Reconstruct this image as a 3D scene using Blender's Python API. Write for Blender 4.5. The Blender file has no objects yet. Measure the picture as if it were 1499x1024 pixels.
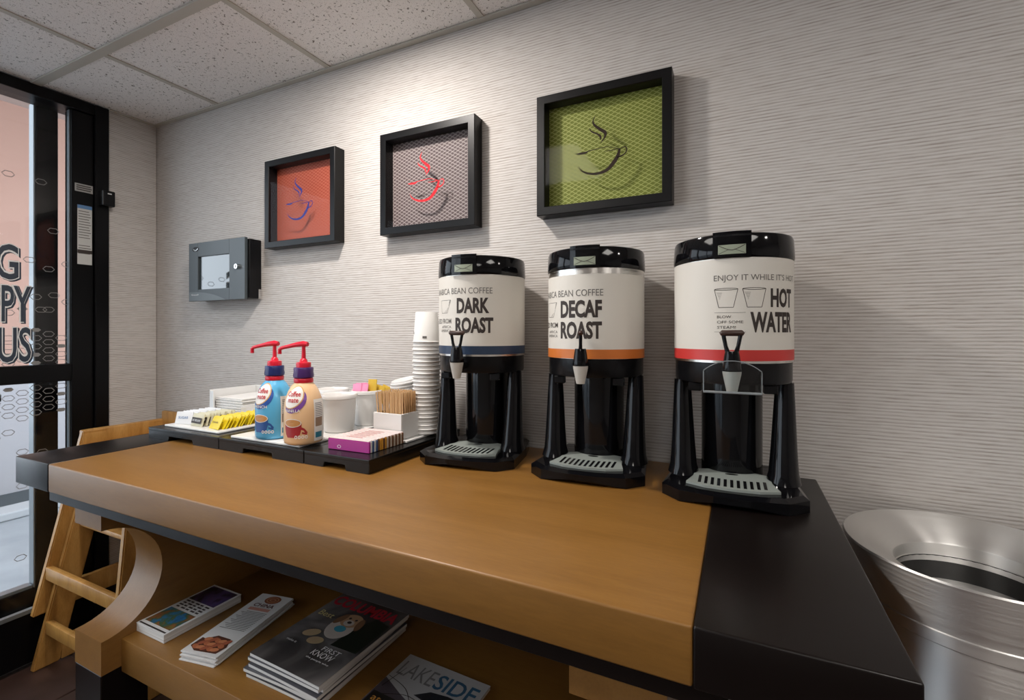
import bpy, bmesh, math, random
from mathutils import Vector, Matrix
random.seed(7)
PI = math.pi
R = math.radians
scene = bpy.context.scene
C = scene.collection

# ------------------------------------------------------------ camera, world, lights, exposure
cam_d = bpy.data.cameras.new('camera')
cam = bpy.data.objects.new('camera', cam_d); C.objects.link(cam)
cam_d.sensor_width = 36.0
cam_d.lens = 692.5 / 1499 * 36.0
cam_d.shift_y = -25.5 / 1499
cam_d.clip_start = 0.02
cam.location = (0, -1.23, 1.24)
cam.rotation_euler = (R(90), 0, R(25.6))
scene.camera = cam

world = bpy.data.worlds.new('world'); scene.world = world
world.use_nodes = True
wbg = world.node_tree.nodes['Background']
wbg.inputs[0].default_value = (0.80, 0.90, 1.0, 1)
wbg.inputs[1].default_value = 3.4

vs = scene.view_settings
vs.view_transform = 'Standard'; vs.look = 'None'; vs.gamma = 1.0
vs.use_curve_mapping = False
vs.exposure = -0.08

def area(name, loc, size, power, color, rot=(0, 0, 0), shape='DISK', sy=None):
    d = bpy.data.lights.new(name, 'AREA'); d.shape = shape; d.size = size
    if sy: d.size_y = sy
    d.energy = power; d.color = color
    o = bpy.data.objects.new(name, d); C.objects.link(o)
    o.location = loc; o.rotation_euler = rot
    return o
CEIL = 2.163
LAMP = (-0.95, -0.489)
area('downlight_lamp', (LAMP[0], LAMP[1], CEIL - 0.006), 0.09, 14.0, (1.0, 0.93, 0.87))
FILL_PANELS = [(-0.985, -1.325), (0.845, -1.325), (0.235, -2.545)]  # unseen ceiling panels, added as ambient fill for the room
for (tx, ty), tp in zip(FILL_PANELS, (5.0, 6.5, 2.5)):
    area('fill_panel_lamp', (tx, ty, CEIL - 0.008), 0.54, tp, (1.0, 0.95, 0.90), shape='SQUARE')

FILL_LAMP = (1.455, -1.05 + .30)
area('downlight_lamp', (FILL_LAMP[0], FILL_LAMP[1], CEIL - 0.006), 0.10, 4.0, (1.0, 0.93, 0.87))  # unseen fill downlight, added to brighten the right wall and bin

# ------------------------------------------------------------ helpers
class MB:
    """collects shapes into one bmesh"""
    def __init__(s): s.bm = bmesh.new()
    def face(s, pts):
        try: return s.bm.faces.new([s.bm.verts.new(p) for p in pts])
        except ValueError: return None
    def box(s, x0, x1, y0, y1, z0, z1, bev=0.0, seg=2):
        r = bmesh.ops.create_cube(s.bm, size=1.0)
        for v in r['verts']:
            v.co = Vector(((x0 + x1) / 2 + v.co.x * (x1 - x0), (y0 + y1) / 2 + v.co.y * (y1 - y0), (z0 + z1) / 2 + v.co.z * (z1 - z0)))
        if bev > 0:
            ed = list({e for v in r['verts'] for e in v.link_edges})
            bmesh.ops.bevel(s.bm, geom=ed, offset=bev, segments=seg, profile=0.5, affect='EDGES')
        return s
    def obox(s, mat, sx, sy, sz, bev=0.0):
        r = bmesh.ops.create_cube(s.bm, size=1.0)
        vs_ = r['verts']
        for v in vs_: v.co = Vector((v.co.x * sx, v.co.y * sy, v.co.z * sz))
        if bev > 0:
            ed = list({e for v in vs_ for e in v.link_edges})
            g = bmesh.ops.bevel(s.bm, geom=ed, offset=bev, segments=2, profile=0.5, affect='EDGES')
            vs_ = list({v for f in g['faces'] for v in f.verts} | {v for v in vs_ if v.is_valid})
        for v in vs_: v.co = mat @ v.co
        return s
    def prism(s, poly, axis, a, b):
        """poly: 2D points; extruded along axis from a to b. axis x:(y,z) y:(x,z) z:(x,y)"""
        def P(p, t):
            return {'x': (t, p[0], p[1]), 'y': (p[0], t, p[1]), 'z': (p[0], p[1], t)}[axis]
        A = [s.bm.verts.new(P(p, a)) for p in poly]; B = [s.bm.verts.new(P(p, b)) for p in poly]
        n = len(poly)
        fs = [s.bm.faces.new(A), s.bm.faces.new(B[::-1])]
        for i in range(n): fs.append(s.bm.faces.new((A[i], B[i], B[(i + 1) % n], A[(i + 1) % n])))
        bmesh.ops.recalc_face_normals(s.bm, faces=fs)
        return s
    def lathe(s, prof, cx=0, cy=0, n=48, a0=0.0, a1=2 * PI, cap=True):
        full = abs(a1 - a0 - 2 * PI) < 1e-6
        m = n if full else n + 1
        rings = []
        for r, z in prof:
            rings.append([s.bm.verts.new((cx + r * math.cos(a0 + (a1 - a0) * i / n), cy + r * math.sin(a0 + (a1 - a0) * i / n), z)) for i in range(m)])
        fs = []
        for k in range(len(rings) - 1):
            for i in range(n):
                j = (i + 1) % m
                fs.append(s.bm.faces.new((rings[k][i], rings[k][j], rings[k + 1][j], rings[k + 1][i])))
        if cap and full:
            fs.append(s.bm.faces.new(rings[0][::-1])); fs.append(s.bm.faces.new(rings[-1]))
        bmesh.ops.recalc_face_normals(s.bm, faces=fs)
        return s
    def tube(s, pts, rad, n=10, cap=True):
        pts = [Vector(p) for p in pts]
        rs = rad if isinstance(rad, (list, tuple)) else [rad] * len(pts)
        rings = []; up = None
        for i, p in enumerate(pts):
            t = (pts[min(i + 1, len(pts) - 1)] - pts[max(i - 1, 0)]).normalized()
            if up is None:
                up = Vector((0, 0, 1)) if abs(t.z) < 0.9 else Vector((1, 0, 0))
            u = (up - t * up.dot(t)).normalized(); w = t.cross(u); up = u
            rings.append([s.bm.verts.new(p + (u * math.cos(2 * PI * k / n) + w * math.sin(2 * PI * k / n)) * rs[i]) for k in range(n)])
        fs = []
        for a, b in zip(rings, rings[1:]):
            for k in range(n): fs.append(s.bm.faces.new((a[k], a[(k + 1) % n], b[(k + 1) % n], b[k])))
        if cap: fs.append(s.bm.faces.new(rings[0][::-1])); fs.append(s.bm.faces.new(rings[-1]))
        bmesh.ops.recalc_face_normals(s.bm, faces=fs)
        return s
    def stroke(s, pts, f):
        """flat ribbon: pts (x, y, width), f maps 2D -> 3D; smoothed with Catmull-Rom"""
        P = [Vector(p) for p in pts]; out = []
        for i in range(len(P) - 1):
            p0 = P[max(i - 1, 0)]; p1 = P[i]; p2 = P[i + 1]; p3 = P[min(i + 2, len(P) - 1)]
            for k in range(5):
                t = k / 5
                out.append(0.5 * ((2 * p1) + (p2 - p0) * t + (2 * p0 - 5 * p1 + 4 * p2 - p3) * t * t + (3 * p1 - p0 - 3 * p2 + p3) * t ** 3))
        out.append(P[-1])
        L = []; Q = []
        for i, p in enumerate(out):
            a = out[max(i - 1, 0)]; b = out[min(i + 1, len(out) - 1)]
            d = Vector((b.x - a.x, b.y - a.y)); d = d.normalized() if d.length > 0 else Vector((1, 0))
            nx, ny = -d.y, d.x; w = max(p.z, 0.0) / 2
            L.append(s.bm.verts.new(f(p.x + nx * w, p.y + ny * w))); Q.append(s.bm.verts.new(f(p.x - nx * w, p.y - ny * w)))
        for i in range(len(L) - 1): s.bm.faces.new((L[i], L[i + 1], Q[i + 1], Q[i]))
        return s
    def poly(s, pts, f): return (s.face([f(*p) for p in pts]), s)[1]
    def grid(s, x0, x1, y0, y1, f, nx=8, ny=4):
        V = [[s.bm.verts.new(f(x0 + (x1 - x0) * i / nx, y0 + (y1 - y0) * j / ny)) for i in range(nx + 1)] for j in range(ny + 1)]
        for j in range(ny):
            for i in range(nx): s.bm.faces.new((V[j][i], V[j][i + 1], V[j + 1][i + 1], V[j + 1][i]))
        return s
    def ellipse(s, cx, cy, rx, ry, f, n=28, rot=0.0, r_in=0.0):
        ca, sa = math.cos(rot), math.sin(rot)
        def q(k, m):
            a = 2 * PI * k / n; x = rx * m * math.cos(a); y = ry * m * math.sin(a)
            return s.bm.verts.new(f(cx + x * ca - y * sa, cy + x * sa + y * ca))
        steps = [1.0, 0.66, 0.33] if r_in == 0 else [1.0, r_in]
        rings = [[q(k, m) for k in range(n)] for m in steps]
        for a, b in zip(rings, rings[1:]):
            for k in range(n): s.bm.faces.new((a[k], a[(k + 1) % n], b[(k + 1) % n], b[k]))
        if r_in == 0: s.bm.faces.new(rings[-1])
        return s
    def text(s, body, f, x, y, w=None, h=0.01, align='l', bold=0.0, step=None):
        """built-in font turned to mesh, fitted to height h (cap height) and width w, mapped by f"""
        cu = bpy.data.curves.new('txt', 'FONT'); cu.body = body; cu.size = 1.0; cu.offset = bold; cu.resolution_u = 3
        o = bpy.data.objects.new('txt', cu); C.objects.link(o)
        dg = bpy.context.evaluated_depsgraph_get()
        me = o.evaluated_get(dg).to_mesh()
        vs_ = [v.co.copy() for v in me.vertices]; fs = [tuple(p.vertices) for p in me.polygons]
        o.evaluated_get(dg).to_mesh_clear()
        bpy.data.objects.remove(o); bpy.data.curves.remove(cu)
        if not vs_: return s
        x0 = min(v.x for v in vs_); x1 = max(v.x for v in vs_); y0 = min(v.y for v in vs_); y1 = max(v.y for v in vs_)
        k = h / (y1 - y0); kx = w / (x1 - x0) if w else k
        W = (x1 - x0) * kx
        ox = {'l': 0, 'c': -W / 2, 'r': -W}[align]
        if step:            # slice into narrow strips so the print follows a curved surface
            b2 = bmesh.new(); vv = [b2.verts.new(v) for v in vs_]
            for q in fs:
                try: b2.faces.new([vv[i] for i in q])
                except ValueError: pass
            nc = max(1, int(W / step))
            for c_ in range(1, nc):
                bmesh.ops.bisect_plane(b2, geom=b2.verts[:] + b2.edges[:] + b2.faces[:], plane_co=(x0 + (x1 - x0) * c_ / nc, 0, 0), plane_no=(1, 0, 0))
            b2.verts.index_update()
            vs_ = [v.co.copy() for v in b2.verts]; fs = [tuple(v.index for v in q.verts) for q in b2.faces]; b2.free()
        V = [s.bm.verts.new(f(x + ox + (v.x - x0) * kx, y + (v.y - y0) * k)) for v in vs_]
        for q in fs:
            try: s.bm.faces.new([V[i] for i in q])
            except ValueError: pass
        return s
    def build(s, name, mat, parent=None, smooth=None, loc=None):
        me = bpy.data.meshes.new(name); s.bm.to_mesh(me); s.bm.free()
        if smooth is not None:
            for p in me.polygons: p.use_smooth = True
            try: me.set_sharp_from_angle(angle=R(smooth))
            except Exception: pass
        me.materials.append(mat)
        o = bpy.data.objects.new(name, me); C.objects.link(o)
        if parent: o.parent = parent
        if loc: o.location = loc
        return o

def tag(o, label, cat, group=None):
    o['label'] = label; o['category'] = cat
    if group: o['group'] = group
    return o
def thing(name, label, cat, loc=(0, 0, 0), rz=0.0, group=None):
    o = bpy.data.objects.new(name, None); C.objects.link(o); o.empty_display_size = 0.05
    o.location = loc; o.rotation_euler = (0, 0, rz)
    return tag(o, label, cat, group)
def struct(o): o['kind'] = 'structure'; return o
def dup(o, parent=None, loc=None, rot=None):
    c = o.copy(); C.objects.link(c); c.parent = parent
    if loc is not None: c.location = loc
    if rot is not None: c.rotation_euler = rot
    return c
def dup_tree(o, loc, rot=None):
    r = dup(o, None, loc, rot)
    for ch in o.children:
        c = dup(ch, r)
        for g in ch.children: dup(g, c)
    return r

# ------------------------------------------------------------ materials
MATS = {}
def mat(name, col, rough=0.5, metal=0.0, spec=0.5, coat=0.0, emit=None, estr=0.0):
    if name in MATS: return MATS[name]
    m = bpy.data.materials.new(name); m.use_nodes = True
    b = m.node_tree.nodes['Principled BSDF']
    b.inputs['Base Color'].default_value = (*col, 1); b.inputs['Roughness'].default_value = rough
    b.inputs['Metallic'].default_value = metal; b.inputs['Specular IOR Level'].default_value = spec
    b.inputs['Coat Weight'].default_value = coat
    if emit: b.inputs['Emission Color'].default_value = (*emit, 1); b.inputs['Emission Strength'].default_value = estr
    MATS[name] = m
    return m
def N(m, t, **kw):
    n = m.node_tree.nodes.new(t)
    for k, v in kw.items(): setattr(n, k, v)
    return n
def lk(m, a, b): m.node_tree.links.new(a, b)
def coords(m, scale=(1, 1, 1), kind='Object', rot=(0, 0, 0)):
    t = N(m, 'ShaderNodeTexCoord'); mp = N(m, 'ShaderNodeMapping')
    mp.inputs['Scale'].default_value = scale; mp.inputs['Rotation'].default_value = rot
    lk(m, t.outputs[kind], mp.inputs['Vector']); return mp.outputs['Vector']
def noise(m, vec, scale, detail=4, rough=0.5, dist=0.0):
    n = N(m, 'ShaderNodeTexNoise'); n.inputs['Scale'].default_value = scale; n.inputs['Detail'].default_value = detail
    n.inputs['Roughness'].default_value = rough; n.inputs['Distortion'].default_value = dist
    lk(m, vec, n.inputs['Vector']); return n.outputs['Fac']
def ramp(m, fac, stops):
    r = N(m, 'ShaderNodeValToRGB'); e = r.color_ramp.elements
    while len(e) < len(stops): e.new(0.5)
    for el, (p, c) in zip(e, stops): el.position = p; el.color = (*c, 1) if len(c) == 3 else c
    lk(m, fac, r.inputs['Fac']); return r.outputs['Color']
def mixc(m, fac, a, b, blend='MIX'):
    x = N(m, 'ShaderNodeMix', data_type='RGBA', blend_type=blend)
    for s_, v in ((x.inputs[0], fac), (x.inputs[6], a), (x.inputs[7], b)):
        if hasattr(v, 'is_output'): lk(m, v, s_)
        elif isinstance(v, (int, float)): s_.default_value = v
        else: s_.default_value = (*v, 1)
    return x.outputs[2]
def math_(m, op, a, b=None):
    x = N(m, 'ShaderNodeMath', operation=op)
    for i, v in enumerate((a, b)):
        if v is None: continue
        if hasattr(v, 'is_output'): lk(m, v, x.inputs[i])
        else: x.inputs[i].default_value = v
    return x.outputs[0]
def bump(m, h, strength=0.3, dist=0.002):
    b = N(m, 'ShaderNodeBump'); b.inputs['Strength'].default_value = strength; b.inputs['Distance'].default_value = dist
    lk(m, h, b.inputs['Height']); lk(m, b.outputs['Normal'], m.node_tree.nodes['Principled BSDF'].inputs['Normal'])
def setc(m, out): lk(m, out, m.node_tree.nodes['Principled BSDF'].inputs['Base Color'])

def wallpaper(name, along):
    m = mat(name, (0.5, 0.5, 0.5), 0.8, spec=0.2)
    t = N(m, 'ShaderNodeTexCoord'); sp = N(m, 'ShaderNodeSeparateXYZ'); lk(m, t.outputs['Object'], sp.inputs[0])
    wob = noise(m, coords(m, (2.5, 2.5, 14)), 1.0, 3, 0.6)
    ph = math_(m, 'ADD', math_(m, 'MULTIPLY', sp.outputs[2], 2 * PI / 0.0074), math_(m, 'MULTIPLY', wob, 8.0))
    cord = math_(m, 'ADD', math_(m, 'MULTIPLY', math_(m, 'SINE', ph), 0.5), 0.5)
    fib = noise(m, coords(m, (26, 26, 420)), 1.0, 3, 0.6)
    gap = noise(m, coords(m, (9, 9, 240)), 1.0, 2, 0.5)
    h = math_(m, 'ADD', math_(m, 'MULTIPLY', cord, 0.26), math_(m, 'ADD', math_(m, 'MULTIPLY', fib, 0.50), math_(m, 'MULTIPLY', gap, 0.34)))
    c = ramp(m, h, [(0.34, (0.37, 0.33, 0.30)), (0.48, (0.53, 0.495, 0.465)), (0.62, (0.61, 0.58, 0.555)), (0.80, (0.67, 0.645, 0.625))])
    setc(m, c); bump(m, h, 0.45, 0.003)
    return m
WALL = wallpaper('grasscloth_wallpaper', 'x')
def tile_mat():
    m = mat('fissured_ceiling_tile', (0.7, 0.68, 0.66), 0.9, spec=0.1)
    t = N(m, 'ShaderNodeTexCoord'); oi = N(m, 'ShaderNodeObjectInfo')
    add = N(m, 'ShaderNodeVectorMath', operation='ADD')
    lk(m, t.outputs['Object'], add.inputs[0])
    cx = N(m, 'ShaderNodeCombineXYZ'); mu = math_(m, 'MULTIPLY', oi.outputs['Random'], 37.0)
    lk(m, mu, cx.inputs[0]); lk(m, mu, cx.inputs[1]); lk(m, cx.outputs[0], add.inputs[1])
    n1 = noise(m, add.outputs[0], 118.0, 2.5, 0.6, 0.8)
    n2 = noise(m, add.outputs[0], 420.0, 2, 0.5)
    f = ramp(m, n1, [(0.345, (0, 0, 0)), (0.385, (1, 1, 1))])
    f2 = ramp(m, n2, [(0.31, (0, 0, 0)), (0.37, (1, 1, 1))])
    fm = mixc(m, 1.0, f, f2, 'MULTIPLY')
    setc(m, mixc(m, fm, (0.24, 0.22, 0.20), (0.88, 0.855, 0.835)))
    bump(m, fm, 0.5, 0.002)
    return m
TILE = tile_mat()
def wood(name, c0, c1, c2, rough=0.34, grain=(1.3, 9, 9), coat=0.15, big=0.5):
    m = mat(name, c1, rough, coat=coat)
    m.node_tree.nodes['Principled BSDF'].inputs['Coat Roughness'].default_value = 0.25
    n1 = noise(m, coords(m, grain), 2.0, 6, 0.55, 0.8)
    n2 = noise(m, coords(m, tuple(g * 9 for g in grain)), 3.0, 3, 0.6, 0.2)
    c = ramp(m, n1, [(0.30, c0), (0.52, c1), (0.74, c2)])
    c = mixc(m, 0.16, c, ramp(m, n2, [(0.35, tuple(x * .6 for x in c0)), (0.65, c2)]))
    setc(m, c); return m
MAPLE = wood('honey_maple_veneer', (0.208, 0.094, 0.017), (0.240, 0.111, 0.0215), (0.272, 0.129, 0.028), coat=0.05, rough=0.40)
MAPLE_Y = wood('honey_maple_upright_grain', (0.225, 0.104, 0.025), (0.26, 0.122, 0.030), (0.29, 0.142, 0.038), grain=(9, 1.6, 9), rough=0.36, coat=0.08)
OAK = wood('oak_highchair', (0.36, 0.165, 0.035), (0.50, 0.255, 0.065), (0.60, 0.33, 0.10), grain=(12, 12, 2.0), rough=0.38)
DARK = mat('espresso_laminate', (0.006, 0.004, 0.0035), 0.30, spec=0.28)
bump(DARK, noise(DARK, coords(DARK, (60, 8, 60)), 4, 3), 0.05, 0.001)
BLACK = mat('black_anodised_frame', (0.003, 0.003, 0.0035), 0.32, spec=0.18)
BLACKF = mat('black_satin_picture_frame', (0.004, 0.004, 0.0045), 0.36, spec=0.25)
GLOSSB = mat('glossy_black_plastic', (0.004, 0.004, 0.005), 0.08, spec=0.30)
SATB = mat('satin_black_plastic', (0.006, 0.006, 0.007), 0.26, spec=0.22)
TRAYB = mat('black_tray_plastic', (0.007, 0.007, 0.007), 0.26, spec=0.35)
WHITEC = mat('white_ceramic', (0.78, 0.77, 0.75), 0.18, spec=0.5)
WHITEP = mat('white_paper', (0.80, 0.79, 0.77), 0.7, spec=0.2)
WHITEPL = mat('white_plastic', (0.76, 0.76, 0.75), 0.3)
LABELW = mat('off_white_label_wrap', (0.70, 0.67, 0.61), 0.42, spec=0.35)
INK = mat('dark_brown_ink', (0.032, 0.022, 0.018), 0.6)
INKG = mat('grey_ink', (0.13, 0.12, 0.11), 0.6)
def steel_mat(name, col, rough, sc, aniso=0.75):
    m = mat(name, col, rough, metal=1.0)
    n = noise(m, coords(m, sc), 1.0, 4, 0.6)
    b = m.node_tree.nodes['Principled BSDF']
    lk(m, ramp(m, n, [(0.3, (rough * .85,) * 3), (0.7, (rough * 1.15,) * 3)]), b.inputs['Roughness'])
    b.inputs['Anisotropic'].default_value = aniso; b.inputs['Anisotropic Rotation'].default_value = 0.25
    tg = N(m, 'ShaderNodeTangent'); tg.direction_type = 'RADIAL'; tg.axis = 'Z'
    lk(m, tg.outputs['Tangent'], b.inputs['Tangent'])
    return m
STEEL = steel_mat('brushed_stainless', (0.82, 0.81, 0.79), 0.42, (4, 4, 300), 0.85)
STEELR = steel_mat('brushed_steel_trim', (0.74, 0.72, 0.68), 0.30, (5, 5, 300))
CHROME = mat('chrome', (0.75, 0.75, 0.75), 0.12, metal=1.0)
def glass_mat(name, tint=(1, 1, 1), ior=1.45, rough=0.02):
    m = bpy.data.materials.new(name); m.use_nodes = True
    nt = m.node_tree; nt.nodes.clear()
    out = nt.nodes.new('ShaderNodeOutputMaterial'); mx = nt.nodes.new('ShaderNodeMixShader')
    tr = nt.nodes.new('ShaderNodeBsdfTransparent'); gl = nt.nodes.new('ShaderNodeBsdfGlossy'); fr = nt.nodes.new('ShaderNodeFresnel')
    tr.inputs[0].default_value = (*tint, 1); gl.inputs['Roughness'].default_value = rough; fr.inputs['IOR'].default_value = ior
    ge = nt.nodes.new('ShaderNodeNewGeometry'); mm = nt.nodes.new('ShaderNodeMath'); mm.operation = 'SUBTRACT'; mm.inputs[0].default_value = 1.0
    m2 = nt.nodes.new('ShaderNodeMath'); m2.operation = 'MULTIPLY'     # only the outer faces reflect: the pane does not refract
    nt.links.new(ge.outputs['Backfacing'], mm.inputs[1]); nt.links.new(fr.outputs[0], m2.inputs[0]); nt.links.new(mm.outputs[0], m2.inputs[1])
    nt.links.new(m2.outputs[0], mx.inputs[0]); nt.links.new(tr.outputs[0], mx.inputs[1]); nt.links.new(gl.outputs[0], mx.inputs[2])
    nt.links.new(mx.outputs[0], out.inputs[0]); MATS[name] = m
    return m
GLASS = glass_mat('clear_pane')
GLASSP = glass_mat('picture_glazing', ior=1.15)
ACRYL = glass_mat('clear_acrylic_guard', (0.90, 0.93, 0.94), 1.5, 0.03)

# ------------------------------------------------------------ room shell
XL, XR, YB, = -2.36, 2.4, -3.75
struct(MB().box(XL - 0.3, XR + .1, 0, 0.12, 0, CEIL + 0.1).build('wall_back', WALL))
wl = struct(MB().box(XL - 0.12, XL, -0.184, -0.0005, 0, CEIL + 0.1, 0.006).build('wall_left', WALL))
struct(MB().box(XR, XR + .1, YB, 0, 0, CEIL + 0.1).build('wall_right', WALL))
struct(MB().box(XL - .1, XR + .1, YB - .1, YB, 0, CEIL + 0.1).build('wall_front', WALL))
BASEB = mat('black_rubber_base', (0.010, 0.009, 0.009), 0.5)
struct(MB().box(XL + .0005, XL + 0.012, -0.184, -0.012, 0, 0.20, 0.002).build('baseboard_left', BASEB))
struct(MB().box(XL + .012, XR, -0.012, -0.0005, 0, 0.12, 0.002).build('baseboard_back', BASEB))

# floor with individual quarry tiles near the door
def floor_mat():
    m = mat('dark_red_quarry_tile', (0.05, 0.028, 0.022), 0.42)
    n = noise(m, coords(m, (6, 6, 6)), 2.0, 4)
    setc(m, ramp(m, n, [(0.3, (0.050, 0.027, 0.021)), (0.7, (0.080, 0.044, 0.036))])); return m
FTILE = floor_mat(); GROUT = mat('floor_grout', (0.085, 0.062, 0.052), 0.8)
floor = struct(MB().box(XL - .1, XR, YB, 0, -0.06, -0.004).build('floor', GROUT))
tm = None
for i in range(8):
    for j in range(12):
        x0 = XL + 0.30 * i - 0.02; y0 = -0.02 - 0.30 * (j + 1)
        if tm is None:
            tm = MB().box(0.003, 0.297, 0.003, 0.297, -0.012, 0.0, 0.002, 1).build('floor_tile', FTILE, floor, loc=(x0, y0, 0))
        else: dup(tm, floor, (x0, y0, 0))
fr = MB().box(XL - 0.02 + 2.403, XR, YB, -0.02, -0.010, 0.0).build('floor_tile_field', FTILE, floor)

# ceiling: backing, lay-in tiles, tee grid, wall angle
TEE = mat('painted_tee_bar', (0.50, 0.475, 0.42), 0.45)
ceiling = struct(MB().box(XL - .1, XR + .1, YB, 0.0, CEIL + 0.02, CEIL + 0.08).build('ceiling', mat('ceiling_backing', (0.3, 0.3, 0.3), 0.9)))
XS = [XL, -1.905, -1.290, -0.681, -0.071, 0.539, 1.149, 1.759, XR]
YS = [0.0, -0.410, -1.020, -1.630, -2.240 - .305, -2.850 - .305, YB]
YS = [0.0, -0.410, -1.020, -1.630, -2.240, -2.850, -3.460, YB]
for i in range(len(XS) - 1):
    for j in range(len(YS) - 1):
        x0, x1, y1, y0 = XS[i] + .002, XS[i + 1] - .002, YS[j] - .002, YS[j + 1] + .002
        MB().box(-(x1 - x0) / 2, (x1 - x0) / 2, -(y1 - y0) / 2, (y1 - y0) / 2, 0, 0.015, 0.002, 1).build('ceiling_tile', TILE, ceiling, loc=((x0 + x1) / 2, (y0 + y1) / 2, CEIL + 0.003))
for x in XS[1:-1]:
    MB().box(x - .010, x + .010, YB, 0, CEIL - 0.001, CEIL + 0.003, 0.0008, 1).build('cross_tee', TEE, ceiling)
for y in YS[1:-1]:
    MB().box(XL, XR, y - .015, y + .015, CEIL - 0.004, CEIL + 0.0028, 0.0008, 1).build('main_tee', TEE, ceiling)
struct(MB().box(XL, XR, -0.020, 0, CEIL - 0.0035, CEIL + 0.002, 0.0008, 1).build('trim_1', TEE))
struct(MB().box(XL, XL + .016, -0.184, -0.020, CEIL - 0.0035, CEIL + 0.002, 0.0008, 1).build('trim_2', TEE))

# downlight above the pictures; the other fixtures are unseen, added as fill
LENS = mat('lit_lens', (0.9, 0.9, 0.9), 0.5, emit=(1, 0.95, 0.88), estr=6.0)
for (lx, ly), lab in ((LAMP, 'round recessed downlight in the ceiling above the pictures'), (FILL_LAMP, 'added unseen fill downlight in the ceiling beyond the waste bin')):
    dl = thing('recessed_downlight', lab, 'light', (lx, ly, CEIL), group='recessed downlights')
    MB().lathe([(0.047, -0.002), (0.059, -0.004), (0.061, 0.001), (0.047, 0.001)], n=32, cap=False).build('trim_ring', WHITEPL, dl, 40)
    MB().lathe([(0.046, 0.0005), (0.044, 0.0015)], n=24).build('lens', LENS, dl)
for k, (tx, ty) in enumerate(FILL_PANELS):
    t = thing('ceiling_fill_panel', ['added unseen fill light panel nearest the door', 'added unseen fill light panel on the right beside the viewer', 'added unseen fill light panel farthest from the coffee wall'][k], 'light', (tx, ty, CEIL), group='added fill light panels')
    MB().box(-.29, .29, -.29, .29, -0.003, 0.002).build('frame', WHITEPL, t)
    MB().box(-.275, .275, -.275, .275, -0.005, -0.0031).build('diffuser', LENS, t)

# ------------------------------------------------------------ glazed door at the left and what lies beyond
door = struct(bpy.data.objects.new('door_1', None)); C.objects.link(door)
def part(name, m, parent, *boxes, bev=0.002):
    b = MB()
    for q in boxes: b.box(*q, bev, 1)
    return b.build(name, m, parent)
YJ, YG = -0.184, -0.302          # jamb against the wall return, edge of the glass
part('jamb', BLACK, door, (XL - .10, XL + .012, -0.232, YJ - .001, 0, CEIL - .001))
part('stile', BLACK, door, (XL - .055, XL - .002, YG, -0.2325, 0.02, CEIL - .045))
part('header', BLACK, door, (XL - .10, XL + .010, -1.30, -0.2325, CEIL - .044, CEIL - .002))
part('mid_rail', BLACK, door, (XL - .050, XL + .002, -1.20, YG - .0005, 1.052, 1.118))
part('bottom_rail', BLACK, door, (XL - .050, XL - .002, -1.20, YG - .0005, 0.02, 0.205))
part('far_stile', BLACK, door, (XL - .055, XL - .002, -1.298, -1.2005, 0.02, CEIL - .045))
ALU = mat('pale_aluminium_bead', (0.22, 0.25, 0.27), 0.35, metal=0.6)
part('glazing_bead', ALU, door, (XL - .030, XL - .012, YG - .004, YG - .0006, 0.212, 1.051), bev=.001)
part('glazing_bead', ALU, door, (XL - .030, XL - .012, YG - .004, YG - .0006, 1.119, CEIL - .046), bev=.001)
part('sill_bead', ALU, door, (XL - .012, XL + .006, -1.2, YG - .008, 0.206, 0.222), bev=.001)
part('glass_pane', GLASS, door, (XL - .024, XL - .020, -1.20, YG - .001, 0.206, 1.0515), bev=0)
part('glass_pane', GLASS, door, (XL - .024, XL - .020, -1.20, YG - .001, 1.1185, CEIL - .0455), bev=0)
# second leaf behind the glass: a dark stile with a bright edge
leaf = struct(bpy.data.objects.new('door_2', None)); C.objects.link(leaf)
part('stile', BLACK, leaf, (XL - .16, XL - .11, -0.370, -0.302, 0.0, CEIL - .002))
part('edge_bead', ALU, leaf, (XL - .150, XL - .112, -0.3755, -0.3705, 0.25, CEIL - .03), bev=.001)
part('edge_bead', ALU, leaf, (XL - .150, XL - .112, -1.25, -0.3785, 0.25, 0.262), bev=.001)
part('bottom_rail', BLACK, leaf, (XL - .16, XL - .11, -1.25, -0.3705, 0.0, 0.249))
part('push_bar', CHROME, leaf, (XL - .105, XL - .075, -1.25, -0.475, 0.985, 1.015), (XL - .11, XL - .105, -0.50, -0.48, 0.98, 1.02), bev=.003)
# storefront window beyond the door, out of frame
win = struct(bpy.data.objects.new('window_1', None)); C.objects.link(win)
part('frame', BLACK, win, (XL - .08, XL, -1.36, -1.301, 0, CEIL - .002), (XL - .08, XL, YB, YB + .06, 0, CEIL - .002), (XL - .08, XL, -2.55, -2.49, 0, CEIL - .002), (XL - .08, XL, YB + .06, -1.36, 0, 0.12), (XL - .08, XL, YB + .06, -1.36, CEIL - .06, CEIL - .002))
part('glass_pane', GLASS, win, (XL - .045, XL - .04, -2.4895, -1.3605, 0.12, CEIL - .06), bev=0)
part('glass_pane', GLASS, win, (XL - .045, XL - .04, YB + .06, -2.5505, 0.12, CEIL - .06), bev=0)

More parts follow.
